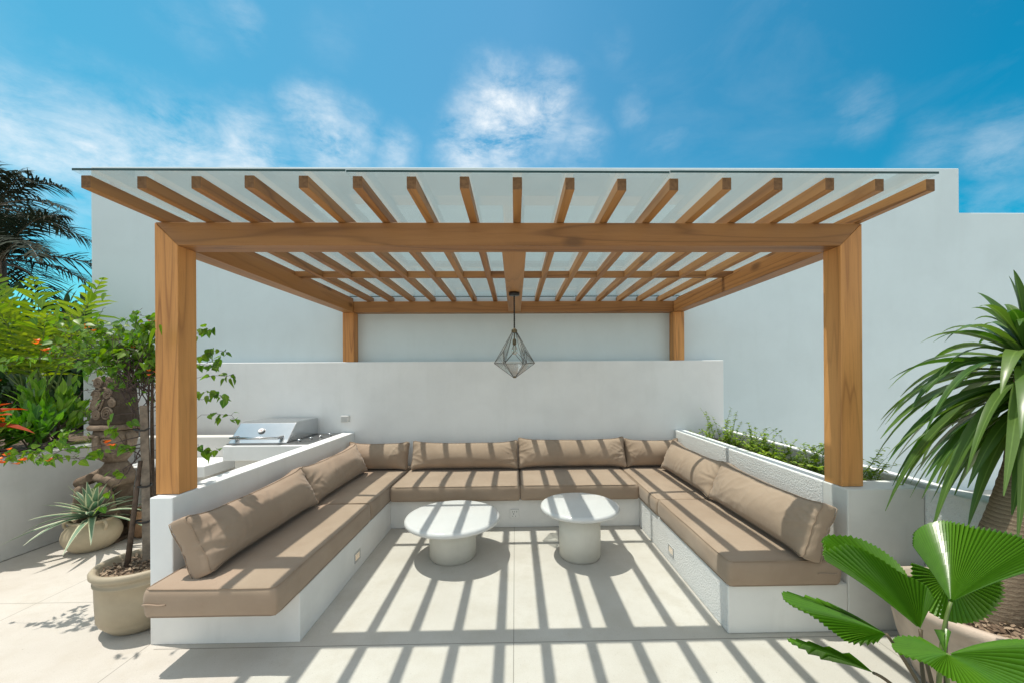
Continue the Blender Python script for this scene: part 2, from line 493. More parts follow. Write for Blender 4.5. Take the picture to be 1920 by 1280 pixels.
# ------------------------------------------------------------------ mesh helpers
class MB:
    """collects vertices and faces (with uv) for ONE mesh object"""
    def __init__(self):
        self.v, self.f, self.uv, self.mi, self.sm = [], [], [], [], []

    def face(self, idx, uv=None, mi=0, smooth=False):
        self.f.append(tuple(idx))
        self.uv.append(uv if uv else [(0, .25)] * len(idx))
        self.mi.append(mi); self.sm.append(smooth)

    def add(self, verts, faces, mi=0, smooth=False):
        o = len(self.v)
        self.v.extend([tuple(p) for p in verts])
        for f in faces:
            self.face([i + o for i in f], None, mi, smooth)

    def box(self, x0, x1, y0, y1, z0, z1, bevel=0.0, mi=0, seg=2):
        if bevel <= 0:
            self.add([(x0, y0, z0), (x1, y0, z0), (x1, y1, z0), (x0, y1, z0), (x0, y0, z1), (x1, y0, z1), (x1, y1, z1), (x0, y1, z1)],
                     [(0, 3, 2, 1), (4, 5, 6, 7), (0, 1, 5, 4), (1, 2, 6, 5), (2, 3, 7, 6), (3, 0, 4, 7)], mi)
            return self
        bm = bmesh.new()
        bmesh.ops.create_cube(bm, size=1.0)
        bmesh.ops.scale(bm, vec=(x1 - x0, y1 - y0, z1 - z0), verts=bm.verts)
        bmesh.ops.translate(bm, vec=((x0 + x1) / 2, (y0 + y1) / 2, (z0 + z1) / 2), verts=bm.verts)
        bmesh.ops.bevel(bm, geom=bm.edges[:], offset=bevel, segments=seg, affect='EDGES', profile=.5)
        self.bm(bm, mi)
        return self

    def bm(self, bm, mi=0, smooth=False):
        bm.verts.index_update()
        self.add([v.co[:] for v in bm.verts], [[v.index for v in f.verts] for f in bm.faces], mi, smooth)
        bm.free()

    def prism(self, poly, axis, a, b, bevel=0.0, mi=0):
        """poly: 2d points in the two other axes (x,y,z order), extruded along axis from a to b"""
        bm = bmesh.new()

        def pt(p, t):
            q = list(p); q.insert(axis, t); return q
        n = len(poly)
        va = [bm.verts.new(pt(p, a)) for p in poly]
        vb = [bm.verts.new(pt(p, b)) for p in poly]
        bm.faces.new(va); bm.faces.new(vb)
        for i in range(n):
            bm.faces.new((va[i], va[(i + 1) % n], vb[(i + 1) % n], vb[i]))
        bmesh.ops.recalc_face_normals(bm, faces=bm.faces)
        if bevel:
            bmesh.ops.bevel(bm, geom=bm.edges[:], offset=bevel, segments=2, affect='EDGES', profile=.5)
        self.bm(bm, mi)
        return self

    def tube(self, pts, rad, n=8, mi=0, cap=True, smooth=True, closed=False):
        pts = [Vector(p) for p in pts]
        if isinstance(rad, (int, float)):
            rad = [rad] * len(pts)
        o = len(self.v)
        prev = None
        m = len(pts)
        for i, p in enumerate(pts):
            if closed:
                d = pts[(i + 1) % m] - pts[i - 1]
            else:
                d = pts[min(i + 1, m - 1)] - pts[max(i - 1, 0)]
            d = d.normalized() if d.length > 1e-9 else Vector((0, 0, 1))
            if prev is None:
                ref = Vector((0, 0, 1)) if abs(d.z) < .9 else Vector((1, 0, 0))
                u = d.cross(ref).normalized()
            else:
                u = prev - d * prev.dot(d)
                u = u.normalized() if u.length > 1e-6 else d.orthogonal().normalized()
            prev = u
            w = d.cross(u)
            for k in range(n):
                a = 2 * math.pi * k / n
                self.v.append(tuple(p + (u * math.cos(a) + w * math.sin(a)) * rad[i]))
        for i in range(m if closed else m - 1):
            for k in range(n):
                i2 = (i + 1) % m
                self.face((o + i * n + k, o + i * n + (k + 1) % n, o + i2 * n + (k + 1) % n, o + i2 * n + k), None, mi, smooth)
        if cap and not closed:
            self.face([o + k for k in range(n)][::-1], None, mi)
            self.face([o + (m - 1) * n + k for k in range(n)], None, mi)
        return self

    def lathe(self, prof, n=48, c=(0, 0, 0), mi=0, smooth=True, wob=0.0):
        o = len(self.v)
        for (r, z) in prof:
            for k in range(n):
                a = 2 * math.pi * k / n
                rr = r * (1 + wob * noise.noise(Vector((math.cos(a) * 1.3, math.sin(a) * 1.3, z * 4))))
                self.v.append((c[0] + rr * math.cos(a), c[1] + rr * math.sin(a), c[2] + z))
        for i in range(len(prof) - 1):
            for k in range(n):
                self.face((o + i * n + k, o + i * n + (k + 1) % n, o + (i + 1) * n + (k + 1) % n, o + (i + 1) * n + k), None, mi, smooth)
        if prof[0][0] > 1e-6:
            self.face([o + k for k in range(n)][::-1], None, mi)
        if prof[-1][0] > 1e-6:
            self.face([o + (len(prof) - 1) * n + k for k in range(n)], None, mi)
        return self

    def leaf(self, p, d, up, L, W, st=((0, .12), (.3, 1), (.65, .75), (1, 0)), droop=0.0, fold=.25, mi=0, twist=0.0):
        """blade from p along d; stations (t, half width share); droop pulls the tip down"""
        d = Vector(d).normalized()
        up = Vector(up)
        side = d.cross(up)
        side = side.normalized() if side.length > 1e-5 else d.orthogonal().normalized()
        nrm = side.cross(d).normalized()
        o = len(self.v)
        p = Vector(p)
        for (t, w) in st:
            sd = side
            if twist:
                sd = (side * math.cos(twist * t) + nrm * math.sin(twist * t))
            c = p + d * (L * t) + Vector((0, 0, -1)) * (droop * L * t * t)
            hw = W * .5 * w
            lift = nrm * (hw * fold)
            self.v += [tuple(c - sd * hw + lift), tuple(c), tuple(c + sd * hw + lift)]
        for i in range(len(st) - 1):
            a, b = o + 3 * i, o + 3 * (i + 1)
            t0, t1 = st[i][0], st[i + 1][0]
            self.face((a, a + 1, b + 1, b), [(t0, 0), (t0, .5), (t1, .5), (t1, 0)], mi, True)
            self.face((a + 1, a + 2, b + 2, b + 1), [(t0, .5), (t0, 1), (t1, 1), (t1, .5)], mi, True)
        return self

    def blade(self, path, widths, up=(0, 0, 1), fold=.2, mi=0, roll=0.0):
        """strap leaf along a bent path"""
        path = [Vector(q) for q in path]
        o = len(self.v)
        m = len(path)
        for i, c in enumerate(path):
            d = (path[min(i + 1, m - 1)] - path[max(i - 1, 0)]).normalized()
            s = d.cross(Vector(up))
            s = s.normalized() if s.length > 1e-4 else Vector((1, 0, 0))
            nn = s.cross(d)
            s = s * math.cos(roll) + nn * math.sin(roll)
            nn = s.cross(d)
            hw = widths[i] * .5
            self.v += [tuple(c - s * hw + nn * hw * fold), tuple(c), tuple(c + s * hw + nn * hw * fold)]
        for i in range(m - 1):
            a, b = o + 3 * i, o + 3 * (i + 1)
            t0, t1 = i / (m - 1), (i + 1) / (m - 1)
            self.face((a, a + 1, b + 1, b), [(t0, 0), (t0, .5), (t1, .5), (t1, 0)], mi, True)
            self.face((a + 1, a + 2, b + 2, b + 1), [(t0, .5), (t0, 1), (t1, 1), (t1, .5)], mi, True)
        return self

    def build(self, name, mats, parent=None, origin=None, split=None):
        if not isinstance(mats, (list, tuple)):
            mats = [mats]
        me = bpy.data.meshes.new(name)
        V = np.array(self.v, dtype=float)
        if origin is None:
            origin = (V.min(0) + V.max(0)) / 2
            origin = np.array([origin[0], origin[1], V[:, 2].min()])
        origin = np.array(origin, float)
        me.from_pydata((V - origin).tolist(), [], self.f)
        ul = me.uv_layers.new(name='UVMap')
        flat = [c for u in self.uv for p in u for c in p]
        ul.data.foreach_set('uv', flat)
        me.polygons.foreach_set('material_index', self.mi)
        me.polygons.foreach_set('use_smooth', self.sm)
        for mm in mats:
            me.materials.append(mm)
        me.update()
        o = bpy.data.objects.new(name, me)
        scene.collection.objects.link(o)
        pl = np.array(world_loc(parent)) if parent else np.zeros(3)
        o.location = origin - pl
        if parent:
            o.parent = parent
        if split:
            for pg in me.polygons:
                if split(pg):
                    pg.material_index = 1
        return o


def world_loc(o):
    p = Vector((0, 0, 0))
    while o:
        p += o.location
        o = o.parent
    return p


def tag(o, label=None, cat=None, group=None, kind=None):
    if label: o['label'] = label
    if cat: o['category'] = cat
    if group: o['group'] = group
    if kind: o['kind'] = kind
    return o


def thing(name, loc, label, cat, group=None):
    o = bpy.data.objects.new(name, None)
    o.empty_display_size = .1
    o.location = loc
    scene.collection.objects.link(o)
    return tag(o, label, cat, group)


def fn(p, s=1.0, seed=0.0):
    return noise.noise(Vector((p[0] * s + seed, p[1] * s - seed * .7, p[2] * s + seed * 1.3)))


def rgrid(sx, sy, sz, r, nx, ny, nz):
    """rounded box as six gridded faces; returns points (before rounding kept out)"""
    h = np.array([sx, sy, sz]) / 2

    def ax(hh, n):
        inn = np.linspace(-hh + r, hh - r, n)
        return [-hh, -hh + r * .3] + inn.tolist() + [hh - r * .3, hh]
    A = [ax(h[0], nx), ax(h[1], ny), ax(h[2], nz)]
    V, F, idx = [], [], {}

    def vid(p):
        k = tuple(round(c, 5) for c in p)
        if k not in idx:
            q = np.clip(p, -(h - r), h - r)
            d = np.array(p) - q
            n = np.linalg.norm(d)
            idx[k] = len(V)
            V.append(q + (d / n * r if n > 1e-9 else 0))
        return idx[k]
    for a in range(3):
        b, c = (a + 1) % 3, (a + 2) % 3
        for s in (-1, 1):
            for i in range(len(A[b]) - 1):
                for j in range(len(A[c]) - 1):
                    q = []
                    for (u, w) in ((i, j), (i + 1, j), (i + 1, j + 1), (i, j + 1)):
                        p = [0, 0, 0]
                        p[a] = s * h[a]; p[b] = A[b][u]; p[c] = A[c][w]
                        q.append(vid(p))
                    F.append(q if s > 0 else q[::-1])
    return np.array(V), F


# ------------------------------------------------------------------ the setting
g = MB(); g.add([(-900, -900, -.02), (900, -900, -.02), (900, 900, -.02), (-900, 900, -.02)], [(0, 1, 2, 3)])
tag(g.build('ground', M['earth'], origin=(0, 0, -.02)), kind='structure')
fl = MB()
fl.add([(-4.19, -6, 0), (7, -6, 0), (7, 5.2, 0), (-4.19, 5.2, 0)], [(0, 1, 2, 3)])
tag(fl.build('terrace', M['floor'], origin=(0, 0, 0)), kind='structure')

YF, YB, ZB, ZT, ZW, ZL = 2.238, 4.633, 2.252, 2.385, .824, 1.662
# tall house wall behind everything: two heights
hw = MB()
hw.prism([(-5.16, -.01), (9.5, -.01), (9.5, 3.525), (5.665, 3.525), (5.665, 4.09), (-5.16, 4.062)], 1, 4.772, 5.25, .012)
tag(hw.build('house_wall', M['wall2']), 'tall plain white house wall with cyan sky light put into its colour and a stepped top behind the pergola', 'wall')
bw = MB().box(-5.10, 2.54, 4.622, 4.769, 0, ZL, .008)
tag(bw.build('low_wall', M['wall']), 'long low white wall with a flat ledge carrying the two rear posts', 'wall')
aw = MB().box(-2.052, -1.925, 2.186, 4.619, .2785, ZW, .006)
aw.box(-2.052, -1.925, 2.44, 4.619, 0, .2775, .003)
tag(aw.build('low_wall', M['wall']), 'white armrest wall behind the seat cushions beside the potted bougainvillea', 'wall')

# planter on the right: inner wall, front pillar, return wall towards the camera
pw = thing('planter_wall', (2.2, 3.0, 0), 'rough white planter wall with a bed of weeds right of the seating', 'planter')


def is_x(pg):
    return abs(pg.normal.x) > .85


MB().box(1.925, 2.048, 2.372, 4.619, 0, ZW, .009).build('inner_wall', [M['wall'], M['stucco']], pw, split=is_x)
MB().box(1.925, 2.382, 2.188, 2.369, 0, ZW, .006).build('front_pillar', M['pillar'], pw)
MB().prism([(2.385, 2.20), (2.56, 2.20), (2.82, 1.0), (2.70, .95)], 2, 0, ZW, .009).build('return_wall', [M['wall'], M['stucco']], pw, split=is_x)
MB().box(2.475, 2.56, 2.203, 4.619, 0, ZW + .004, .009).build('outer_wall', [M['wall'], M['stucco']], pw, split=is_x)
sb = MB()
for i in range(24):
    for j in range(5):
        x0, x1 = 2.0485 + i * 0, 0
soilv, soilf = [], []
for i in range(36):
    for j in range(9):
        x = 2.049 + j * .0531; y = 2.371 + i * .0642
        soilv.append((x, y, .72 + .03 * fn((x, y, 0), 9)))
for i in range(35):
    for j in range(8):
        a = i * 9 + j
        soilf.append((a, a + 1, a + 10, a + 9))
sb.add(soilv, soilf, 0, True)
sb.build('soil', M['soil'], pw)

# left retaining wall and the raised bed behind it
rw = thing('retaining_wall', (-4.4, 3.4, 0), 'smooth grey retaining wall holding the raised garden bed at the left', 'wall')
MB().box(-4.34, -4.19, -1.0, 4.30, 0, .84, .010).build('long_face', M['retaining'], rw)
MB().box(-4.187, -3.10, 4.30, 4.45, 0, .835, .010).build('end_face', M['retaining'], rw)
bed = MB()
bv, bf = [], []
for i in range(40):
    for j in range(40):
        x = -12 + j * (7.66 / 39); y = .5 + i * (10.0 / 39)
        bv.append((x, y, .80 + .05 * fn((x, y, 0), 3)))
for i in range(39):
    for j in range(39):
        a = i * 40 + j
        bf.append((a, a + 1, a + 41, a + 40))
bed.add(bv, bf, 0, True)
bed.add([(-4.335, 4.452, .80), (-3.10, 4.452, .80), (-3.10, 4.620, .80), (-4.335, 4.620, .80)], [(0, 1, 2, 3)])
tag(bed.build('garden_bed', M['soil']), kind='structure')

# masonry ledge / slab bench and barbecue counter on the left
sl = thing('slab_bench', (-3.5, 4.1, 0), 'low white slab bench standing between the statue and the barbecue counter', 'bench')
MB().box(-3.93, -3.09, 3.86, 4.297, .50, .61, .008).build('seat_slab', M['wall'], sl)
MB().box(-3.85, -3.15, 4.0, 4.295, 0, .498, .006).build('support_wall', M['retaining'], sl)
ct = thing('barbecue_counter', (-2.5, 4.2, 0), 'white masonry counter with a thick top under the steel grill', 'counter')
MB().box(-2.94, -2.056, 3.90, 4.619, .652, .802, .008).build('counter_top', M['wall'], ct)
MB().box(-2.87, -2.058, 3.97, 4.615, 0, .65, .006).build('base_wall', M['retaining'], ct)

# built-in U bench
be = thing('masonry_bench', (0, 3.2, 0), 'white plastered U-shaped masonry bench under the taupe cushions', 'bench')
lb = MB().prism([(-2.0515, 2.186), (-1.222, 2.186), (-1.222, 3.77), (-1.9235, 3.77), (-1.9235, 2.438), (-2.0515, 2.438)], 2, 0, .278, .004)
lb.build('side_base', M['bench'], be)
MB().box(1.218, 1.922, 2.186, 3.77, 0, .278, .008).build('side_base', [M['bench'], M['stucco']], be, split=is_x)
MB().box(-1.921, 1.921, 3.773, 4.619, 0, .279, .008).build('back_base', M['bench'], be)


def step_light(x, y, face, label):
    t = thing('step_light', (x, y, .115), label, 'step light', 'recessed lights in the bench sides')
    s = face
    fr = MB()
    for (a, b, c, d) in ((-.052, .052, .028, .036), (-.052, .052, -.036, -.028), (-.052, -.044, -.028, .028), (.044, .052, -.028, .028)):
        x0, x1 = sorted((x - s * .004, x + s * .006))
        fr.box(x0, x1, y + a, y + b, .115 + c, .115 + d, .0015)
    fr.build('frame', M['grey_plastic'], t)
    gr = MB()
    for k in range(5):
        zz = .115 - .022 + k * .011
        x0, x1 = sorted((x - s * .002, x + s * .004))
        gr.box(x0, x1, y - .043, y + .043, zz - .002, zz + .002)
    gr.build('louvre', M['grey_plastic'], t)
    x0, x1 = sorted((x - s * .003, x + s * .001))
    MB().box(x0, x1, y - .043, y + .043, .115 - .0275, .115 + .0275).build('lens', M['glow'], t)


step_light(-1.222, 2.97, 1, 'small recessed step light in the left bench side facing the tables')
step_light(1.218, 2.99, -1, 'small recessed step light in the rough right bench side')

so = thing('wall_socket', (-.015, 3.77, .137), 'square white power socket on the back bench between the tables', 'socket')
MB().box(-.058, .028, 3.762, 3.775, .094, .180, .003).build('plate', M['white_plastic'], so)
hs = MB()
for (a, b, w, h) in ((-.032, .158, .004, .012), (-.012, .158, .004, .012), (.008, .158, .004, .014), (-.022, .137, .005, .014), (-.032, .115, .006, .006), (-.004, .115, .006, .006)):
    hs.box(a - w / 2, a + w / 2, 3.7605, 3.7635, b - h / 2, b + h / 2)
hs.build('pin_hole', M['hole'], so)

sw = thing('junction_box', (-2.02, 4.6, .98), 'small white square switch box on the low wall beside the grill', 'switch box')
MB().box(-2.066, -1.976, 4.565, 4.626, .948, 1.027, .005).build('housing', M['white_plastic'], sw)
sv = MB()
for k in range(5):
    sv.box(-2.056, -1.986, 4.562, 4.567, .958 + k * .013, .964 + k * .013)
sv.build('ribbed_cover', M['grey_plastic'], sw)

# ------------------------------------------------------------------ pergola
pg = thing('pergola', (0, 3.5, 0), 'wooden pergola with a glass roof over the built-in seating', 'pergola')
XO, W = 2.064, .130
XI = XO - W


def mitre_post(s):
    poly = [(s * XO, ZW + .002), (s * XI, ZW + .002), (s * XI, ZB), (s * XO, ZT - .002)]
    MB().prism(poly, 1, YF, YF + W, .003).build('post', M['wz'], pg)


mitre_post(-1); mitre_post(1)
MB().prism([(-XO + .0015, ZT), (XO - .0015, ZT), (XI + .0015, ZB), (-XI - .0015, ZB)], 1, YF + .001, YF + W - .001, .003).build('front_beam', M['wx'], pg)
for s in (-1, 1):
    x0, x1 = sorted((s * XO, s * XI))
    MB().box(x0, x1, YB, YB + .134, ZL + .002, ZB - .001, .003).build('post', M['wz'], pg)
    MB().box(x0 + .001, x1 - .001, YF + W + .001, YB + .134, ZB + .001, ZT - .001, .003).build('side_beam', M['wy'], pg)
MB().box(-XI + .001, XI - .001, YB, YB + .132, ZB, ZT - .002, .003).build('back_beam', M['wx'], pg)
RZ = .063
RX0, RP, RW = -2.012, .2535, .0455
for k in range(17):
    x = RX0 + k * RP
    y0 = 1.842 + rng.uniform(-.008, .008)
    MB().box(x - RW / 2, x + RW / 2, y0, YB + .13, ZT + .002, ZT + RZ + rng.uniform(-.002, .001), .003).build('rafter', [M['wy'], M['wend']], pg, split=lambda q: abs(q.normal.y) > .8)
for k in range(16):
    x0 = RX0 + k * RP + RW / 2 + .0005; x1 = x0 + RP - RW - .001
    MB().box(x0, x1, 3.505, 3.550, ZT + .003, ZT + RZ - .004, .002).build('blocking', M['wx'], pg)
MB().box(-.077, .072, YF + W + .001, YB - .001, ZB + .004, ZB + .042, .003).build('lamp_plank', M['wy'], pg)
GZ = ZT + RZ + .004
for (a, b, dz) in ((-2.045, -.790, .002), (-.787, .741, -.0005), (.744, 2.052, .003)):
    def edge(pg_):
        return abs(pg_.normal.y) > .5
    MB().box(a, b, 1.812, YB + .10, GZ + dz, GZ + dz + .011).build('glass_panel', [M['glass'], M['glass_edge']], pg, split=edge)

# ------------------------------------------------------------------ pendant lamp
LX, LY = -.005, 3.545
lt = thing('pendant_lamp', (LX, LY, 1.47), 'faceted glass diamond pendant lamp hanging from the pergola plank', 'lamp')
MB().lathe([(.0, ZB + .003), (.047, ZB + .003), (.05, ZB - .004), (.05, ZB - .022), (.044, ZB - .027), (0, ZB - .027)], 32, (LX, LY, 0)).build('canopy', M['blackmetal'], lt)
cd = MB()
for ph in (0, math.pi):
    cd.tube([(LX + .004 * math.cos(ph + k * .9), LY + .004 * math.sin(ph + k * .9), ZB - .02 - k * (ZB - .02 - 1.915) / 60) for k in range(61)], .0042, 6)
cd.build('cord', M['blackmetal'], lt)
MB().lathe([(0, 1.925), (.012, 1.924), (.018, 1.915), (.026, 1.912), (.027, 1.888), (.024, 1.884), (0, 1.884)], 24, (LX, LY, 0)).build('cap', M['brass'], lt)
MB().tube([(LX, LY, 1.885), (LX, LY, 1.83)], .006, 8).build('stem', M['brass'], lt)
MB().lathe([(0, 1.83), (.016, 1.828), (.018, 1.80), (.017, 1.775), (0, 1.774)], 20, (LX, LY, 0)).build('bulb_holder', M['brass'], lt)
MB().lathe([(.010, 1.774), (.014, 1.765), (.024, 1.745), (.029, 1.722), (.027, 1.705), (.017, 1.69), (0, 1.685)], 24, (LX, LY, 0)).build('bulb', M['bulb'], lt)


def pol(r, deg, z):
    return Vector((LX + r * math.cos(R(deg)), LY + r * math.sin(R(deg)), z))


NL = 6
A0 = 4
top = [pol(.024, A0 + 60 * k, 1.888) for k in range(NL)]
outer = [pol(.188, A0 + 60 * k, 1.605) for k in range(NL)]
mid = [pol(.118, A0 + 30 + 60 * k, 1.715) for k in range(NL)]
bot = [pol(.016, A0 + 60 * k, 1.478) for k in range(NL)]
topm = [pol(.024, A0 + 30 + 60 * k, 1.888) for k in range(NL)]
wf, pn = MB(), MB()
for k in range(NL):
    k2 = (k + 1) % NL
    for a, b in ((top[k], outer[k]), (topm[k], mid[k]), (mid[k], outer[k]), (mid[k], outer[k2]), (outer[k], outer[k2]), (outer[k], bot[k])):
        wf.tube([a, b], .0023, 6)
    for tri in ((top[k], outer[k], mid[k], topm[k]), (topm[k], mid[k], outer[k2], top[k2]), (mid[k], outer[k], outer[k2]), (outer[k], bot[k], bot[k2], outer[k2])):
        pn.add(tri, [tuple(range(len(tri)))])
wf.build('wire_frame', M['darkmetal'], lt)
pn.build('glass_facets', M['lampglass'], lt)
MB().lathe([(0, 1.470), (.014, 1.471), (.018, 1.478), (.014, 1.486), (0, 1.487)], 18, (LX, LY, 0)).build('finial', M['brass'], lt)


# ------------------------------------------------------------------ tables
def table(x, y, zt, r, rp, th, label):
    t = thing('coffee_table', (x, y, 0), label, 'table', 'round coffee tables in the seating')
    pr = [(0, zt), (r - .03, zt)]
    for k in range(1, 12):
        a = math.pi / 2 - math.pi * k / 11.5
        pr.append((r - .024 + .024 * math.cos(a), zt - th / 2 + th / 2 * math.sin(a)))
    pr += [(r - .04, zt - th), (0, zt - th)]
    MB().lathe(pr[::-1], 96, (x, y, 0)).build('table_top', M['tabletop'], t)
    h = zt - th - .001
    MB().lathe([(0, .0), (rp - .012, .0), (rp - .010, .012), (rp, .016), (rp + .001, h * .6), (rp - .002, h), (0, h)], 72, (x, y, 0), wob=.006).build('pedestal', M['pedestal'], t)


table(-.525, 3.20, .340, .390, .190, .048, 'lower and wider round white table on a short drum pedestal')
table(.528, 3.17, .428, .325, .169, .046, 'taller and narrower round white table on a drum pedestal')


# ------------------------------------------------------------------ cushions
def seat_cushion(x0, x1, y0, y1, z0, z1, label, seed, zip_x=None):
    cx, cy, cz = (x0 + x1) / 2, (y0 + y1) / 2, (z0 + z1) / 2
    sx, sy, sz = x1 - x0 - .006, y1 - y0 - .006, z1 - z0
    t = thing('seat_cushion', (cx, cy, z0), label, 'seat cushion', 'taupe seat cushions on the bench')
    V, F = rgrid(sx, sy, sz, .022, int(14 + sx * 34), int(14 + sy * 26), 8)

    def deform(p):
        u, v, w = p[0] / (sx / 2), p[1] / (sy / 2), p[2] / (sz / 2)
        q = np.array(p, float)
        if w > 0:
            q[2] += .008 * (1 - u ** 4) * (1 - v ** 4) * w + .007 * fn(p, 2.2, seed) * w + .0025 * max(0, fn(p, 2.0, seed + 40)) * ((1 - abs(fn((p[0] * 6 + p[1] * 5, p[1] * 8, 0), 1.0, seed + 3))) ** 4 - .4)
        side = (1 - min(1, abs(w)) ** 2)
        q[0] += np.sign(u) * (abs(u) > .9) * side * (.007 + .005 * fn((p[1] * 4, p[2] * 9, seed), 1.6, seed))
        wr = .8 * fn((p[0] * 3, p[1] * .8, p[2] * 1.5), 2.0, seed + 9) + 1.5 * max(0, fn((p[0] * 2.6, 0, 0), 1.0, seed + 31)) * ((1 - abs(fn((p[0] * 17 + p[2] * 4, 0, p[2] * 3.0), 1.0, seed + 4))) ** 5 - .3) * (2.2 if 3.5 < seed < 4.5 else .9)
        q[1] += np.sign(v) * (abs(v) > .9) * side * (.007 + .006 * wr)
        return q
    b = MB()
    b.add([deform(p) + np.array([cx, cy, cz]) for p in V], F, 0, True)
    b.build('cover', M['fabric'], t)
    pp = MB()
    r = .022
    for zz in (sz / 2 - .004, -sz / 2 + .006):
        path = []
        hx, hy = sx / 2 - .004, sy / 2 - .004
        for (ax, ay, bx, by) in ((-hx, -hy, hx, -hy), (hx, -hy, hx, hy), (hx, hy, -hx, hy), (-hx, hy, -hx, -hy)):
            for k in range(24):
                s = k / 24
                path.append((ax + (bx - ax) * s, ay + (by - ay) * s))
        pts = []
        for (a, c2) in path:      # round the corners in plan
            p = np.array([a, c2])
            q = np.clip(p, [-hx + r, -hy + r], [hx - r, hy - r])
            d = p - q
            n = np.linalg.norm(d)
            if n > 1e-6 and min(abs(d)) > 1e-6:
                p = q + d / n * r
            d3 = deform((p[0], p[1], zz))
            pts.append((d3[0] + cx, d3[1] + cy, d3[2] + cz))
        pp.tube(pts, .0026, 6, closed=True)
    pp.build('piping', M['seam'], t)
    if zip_x:
        zb = MB()
        zb.tube([(zip_x[0] + (zip_x[1] - zip_x[0]) * k / 8, y0 - .004 - .003 * math.sin(k / 8 * math.pi), cz + .004 * math.sin(k / 8 * math.pi * 2) * .6) for k in range(9)], .0045, 6)
        zb.build('zip_flap', M['fabric'], t)
    return t


Z0, Z1 = .2815, .430
seat_cushion(-1.882, -1.214, 1.962, 3.232, Z0, Z1, 'front seat cushion overhanging the bench end beside the potted bougainvillea', 1.3, (-1.875, -1.76))
seat_cushion(-1.918, -1.214, 3.236, 4.612, Z0, Z1, 'inner seat cushion in the corner nearest the steel grill', 2.9)
seat_cushion(-1.210, .040, 3.700, 4.612, Z0, Z1, 'back seat cushion with a wrinkled front behind the wider table', 4.1)
seat_cushion(.044, 1.200, 3.705, 4.612, Z0, Z1, 'back seat cushion with a smooth front behind the taller table', 5.7)
seat_cushion(1.204, 1.918, 3.252, 4.612, Z0, Z1, 'inner seat cushion in the corner nearest the planter wall', 7.3)
seat_cushion(1.208, 1.862, 2.158, 3.246, Z0, Z1, 'front seat cushion ending flush with the bench by the fan palm', 8.8, (1.72, 1.83))


def bolster(L, H, T, centre, ang, lean, label, seed, ear=.03, sag=.012):
    """ang: plan direction the cushion faces (0 = towards the camera, -y)"""
    t = thing('back_cushion', centre, label, 'back cushion', 'taupe back cushions along the bench')
    V, F = rgrid(L, T, H, .032, 84, 6, 26)
    hx, hy, hz = L / 2, T / 2, H / 2
    Rl = Matrix.Rotation(-lean, 3, 'X')
    Rz = Matrix.Rotation(ang, 3, 'Z')

    def deform(p):
        u, v, w = p[0] / hx, p[1] / hy, p[2] / hz
        q = np.array(p, float)
        e = abs(u)
        body = max(0, 1 - e ** 5) * max(0, 1 - w * w * .95)
        q[1] += np.sign(v) * min(1, abs(v) * 1.3) * (.062 if v < 0 else .030) * body
        q[1] *= 1.0 - .10 * w
        # pinched ends with little ears at the corners
        q[2] += np.sign(w) * abs(w) ** 3 * ear * e ** 8
        q[0] += np.sign(u) * e ** 3 * (abs(w) ** 4 * .014 - .012 * (1 - w * w)) + np.sign(u) * .014 * (1 - w * w) * (1 - v * v) * (e > .95)
        if w > 0:
            q[2] -= w * (sag * math.cos(u * math.pi / 2) + .007 * fn((p[0] * 3, 0, seed), 1.5, seed))
        # wrinkles radiating from the ends plus soft lumps
        lum = .010 * fn((p[0] * 2.6, p[2] * 3.2, seed), 1.3, seed)
        end = (max(0, (hx - abs(p[0])) < .20) * (1 - (hx - abs(p[0])) / .20)) if hx - abs(p[0]) < .20 else 0
        rid = lambda q, sd: (1 - abs(fn(q, 1.0, sd))) ** 5 - .45
        wr = .013 * end ** .8 * rid((p[0] * 5, p[2] * 17 + abs(p[0]) * 7 * np.sign(p[2]), seed), seed + 5) * (1 - abs(w) ** 6)
        patch = max(0, fn((p[0] * 2.0, p[2] * 2.0, 1), 1.3, seed + 20) + .12)
        wr += .012 * patch * rid((p[0] * 13 - p[2] * 11, p[2] * 6 + p[0] * 3, 0), seed + 8)
        wr += .004 * rid((p[0] * 1.6, p[2] * 14, 4), seed + 14) * max(0, -w)
        if abs(v) > .2:
            q[1] += np.sign(v) * (lum + wr)
        return q

    def place(q):
        return Rz @ (Rl @ Vector(q))
    P = [place(deform(p)) for p in V]
    zmin = min(p.z for p in P)
    off = Vector((centre[0], centre[1], centre[2] - zmin - .006))
    b = MB()
    b.add([p + off for p in P], F, 0, True)
    b.build('cover', M['fabric'], t)
    pp = MB()
    for v in (-hy + .010, hy - .010):
        path = []
        for (ax, az, bx, bz, n) in ((-hx, -hz, hx, -hz, 34), (hx, -hz, hx, hz, 12), (hx, hz, -hx, hz, 34), (-hx, hz, -hx, -hz, 12)):
            for k in range(n):
                p = np.array([ax + (bx - ax) * k / n, az + (bz - az) * k / n])
                q = np.clip(p, [-hx + .03, -hz + .03], [hx - .03, hz - .03])
                d = p - q
                nn = np.linalg.norm(d)
                p = q + d / nn * .0265
                path.append(place(deform((p[0], v, p[1]))) + off)
        pp.tube(path, .0024, 6, closed=True)
    pp.build('piping', M['seam'], t)


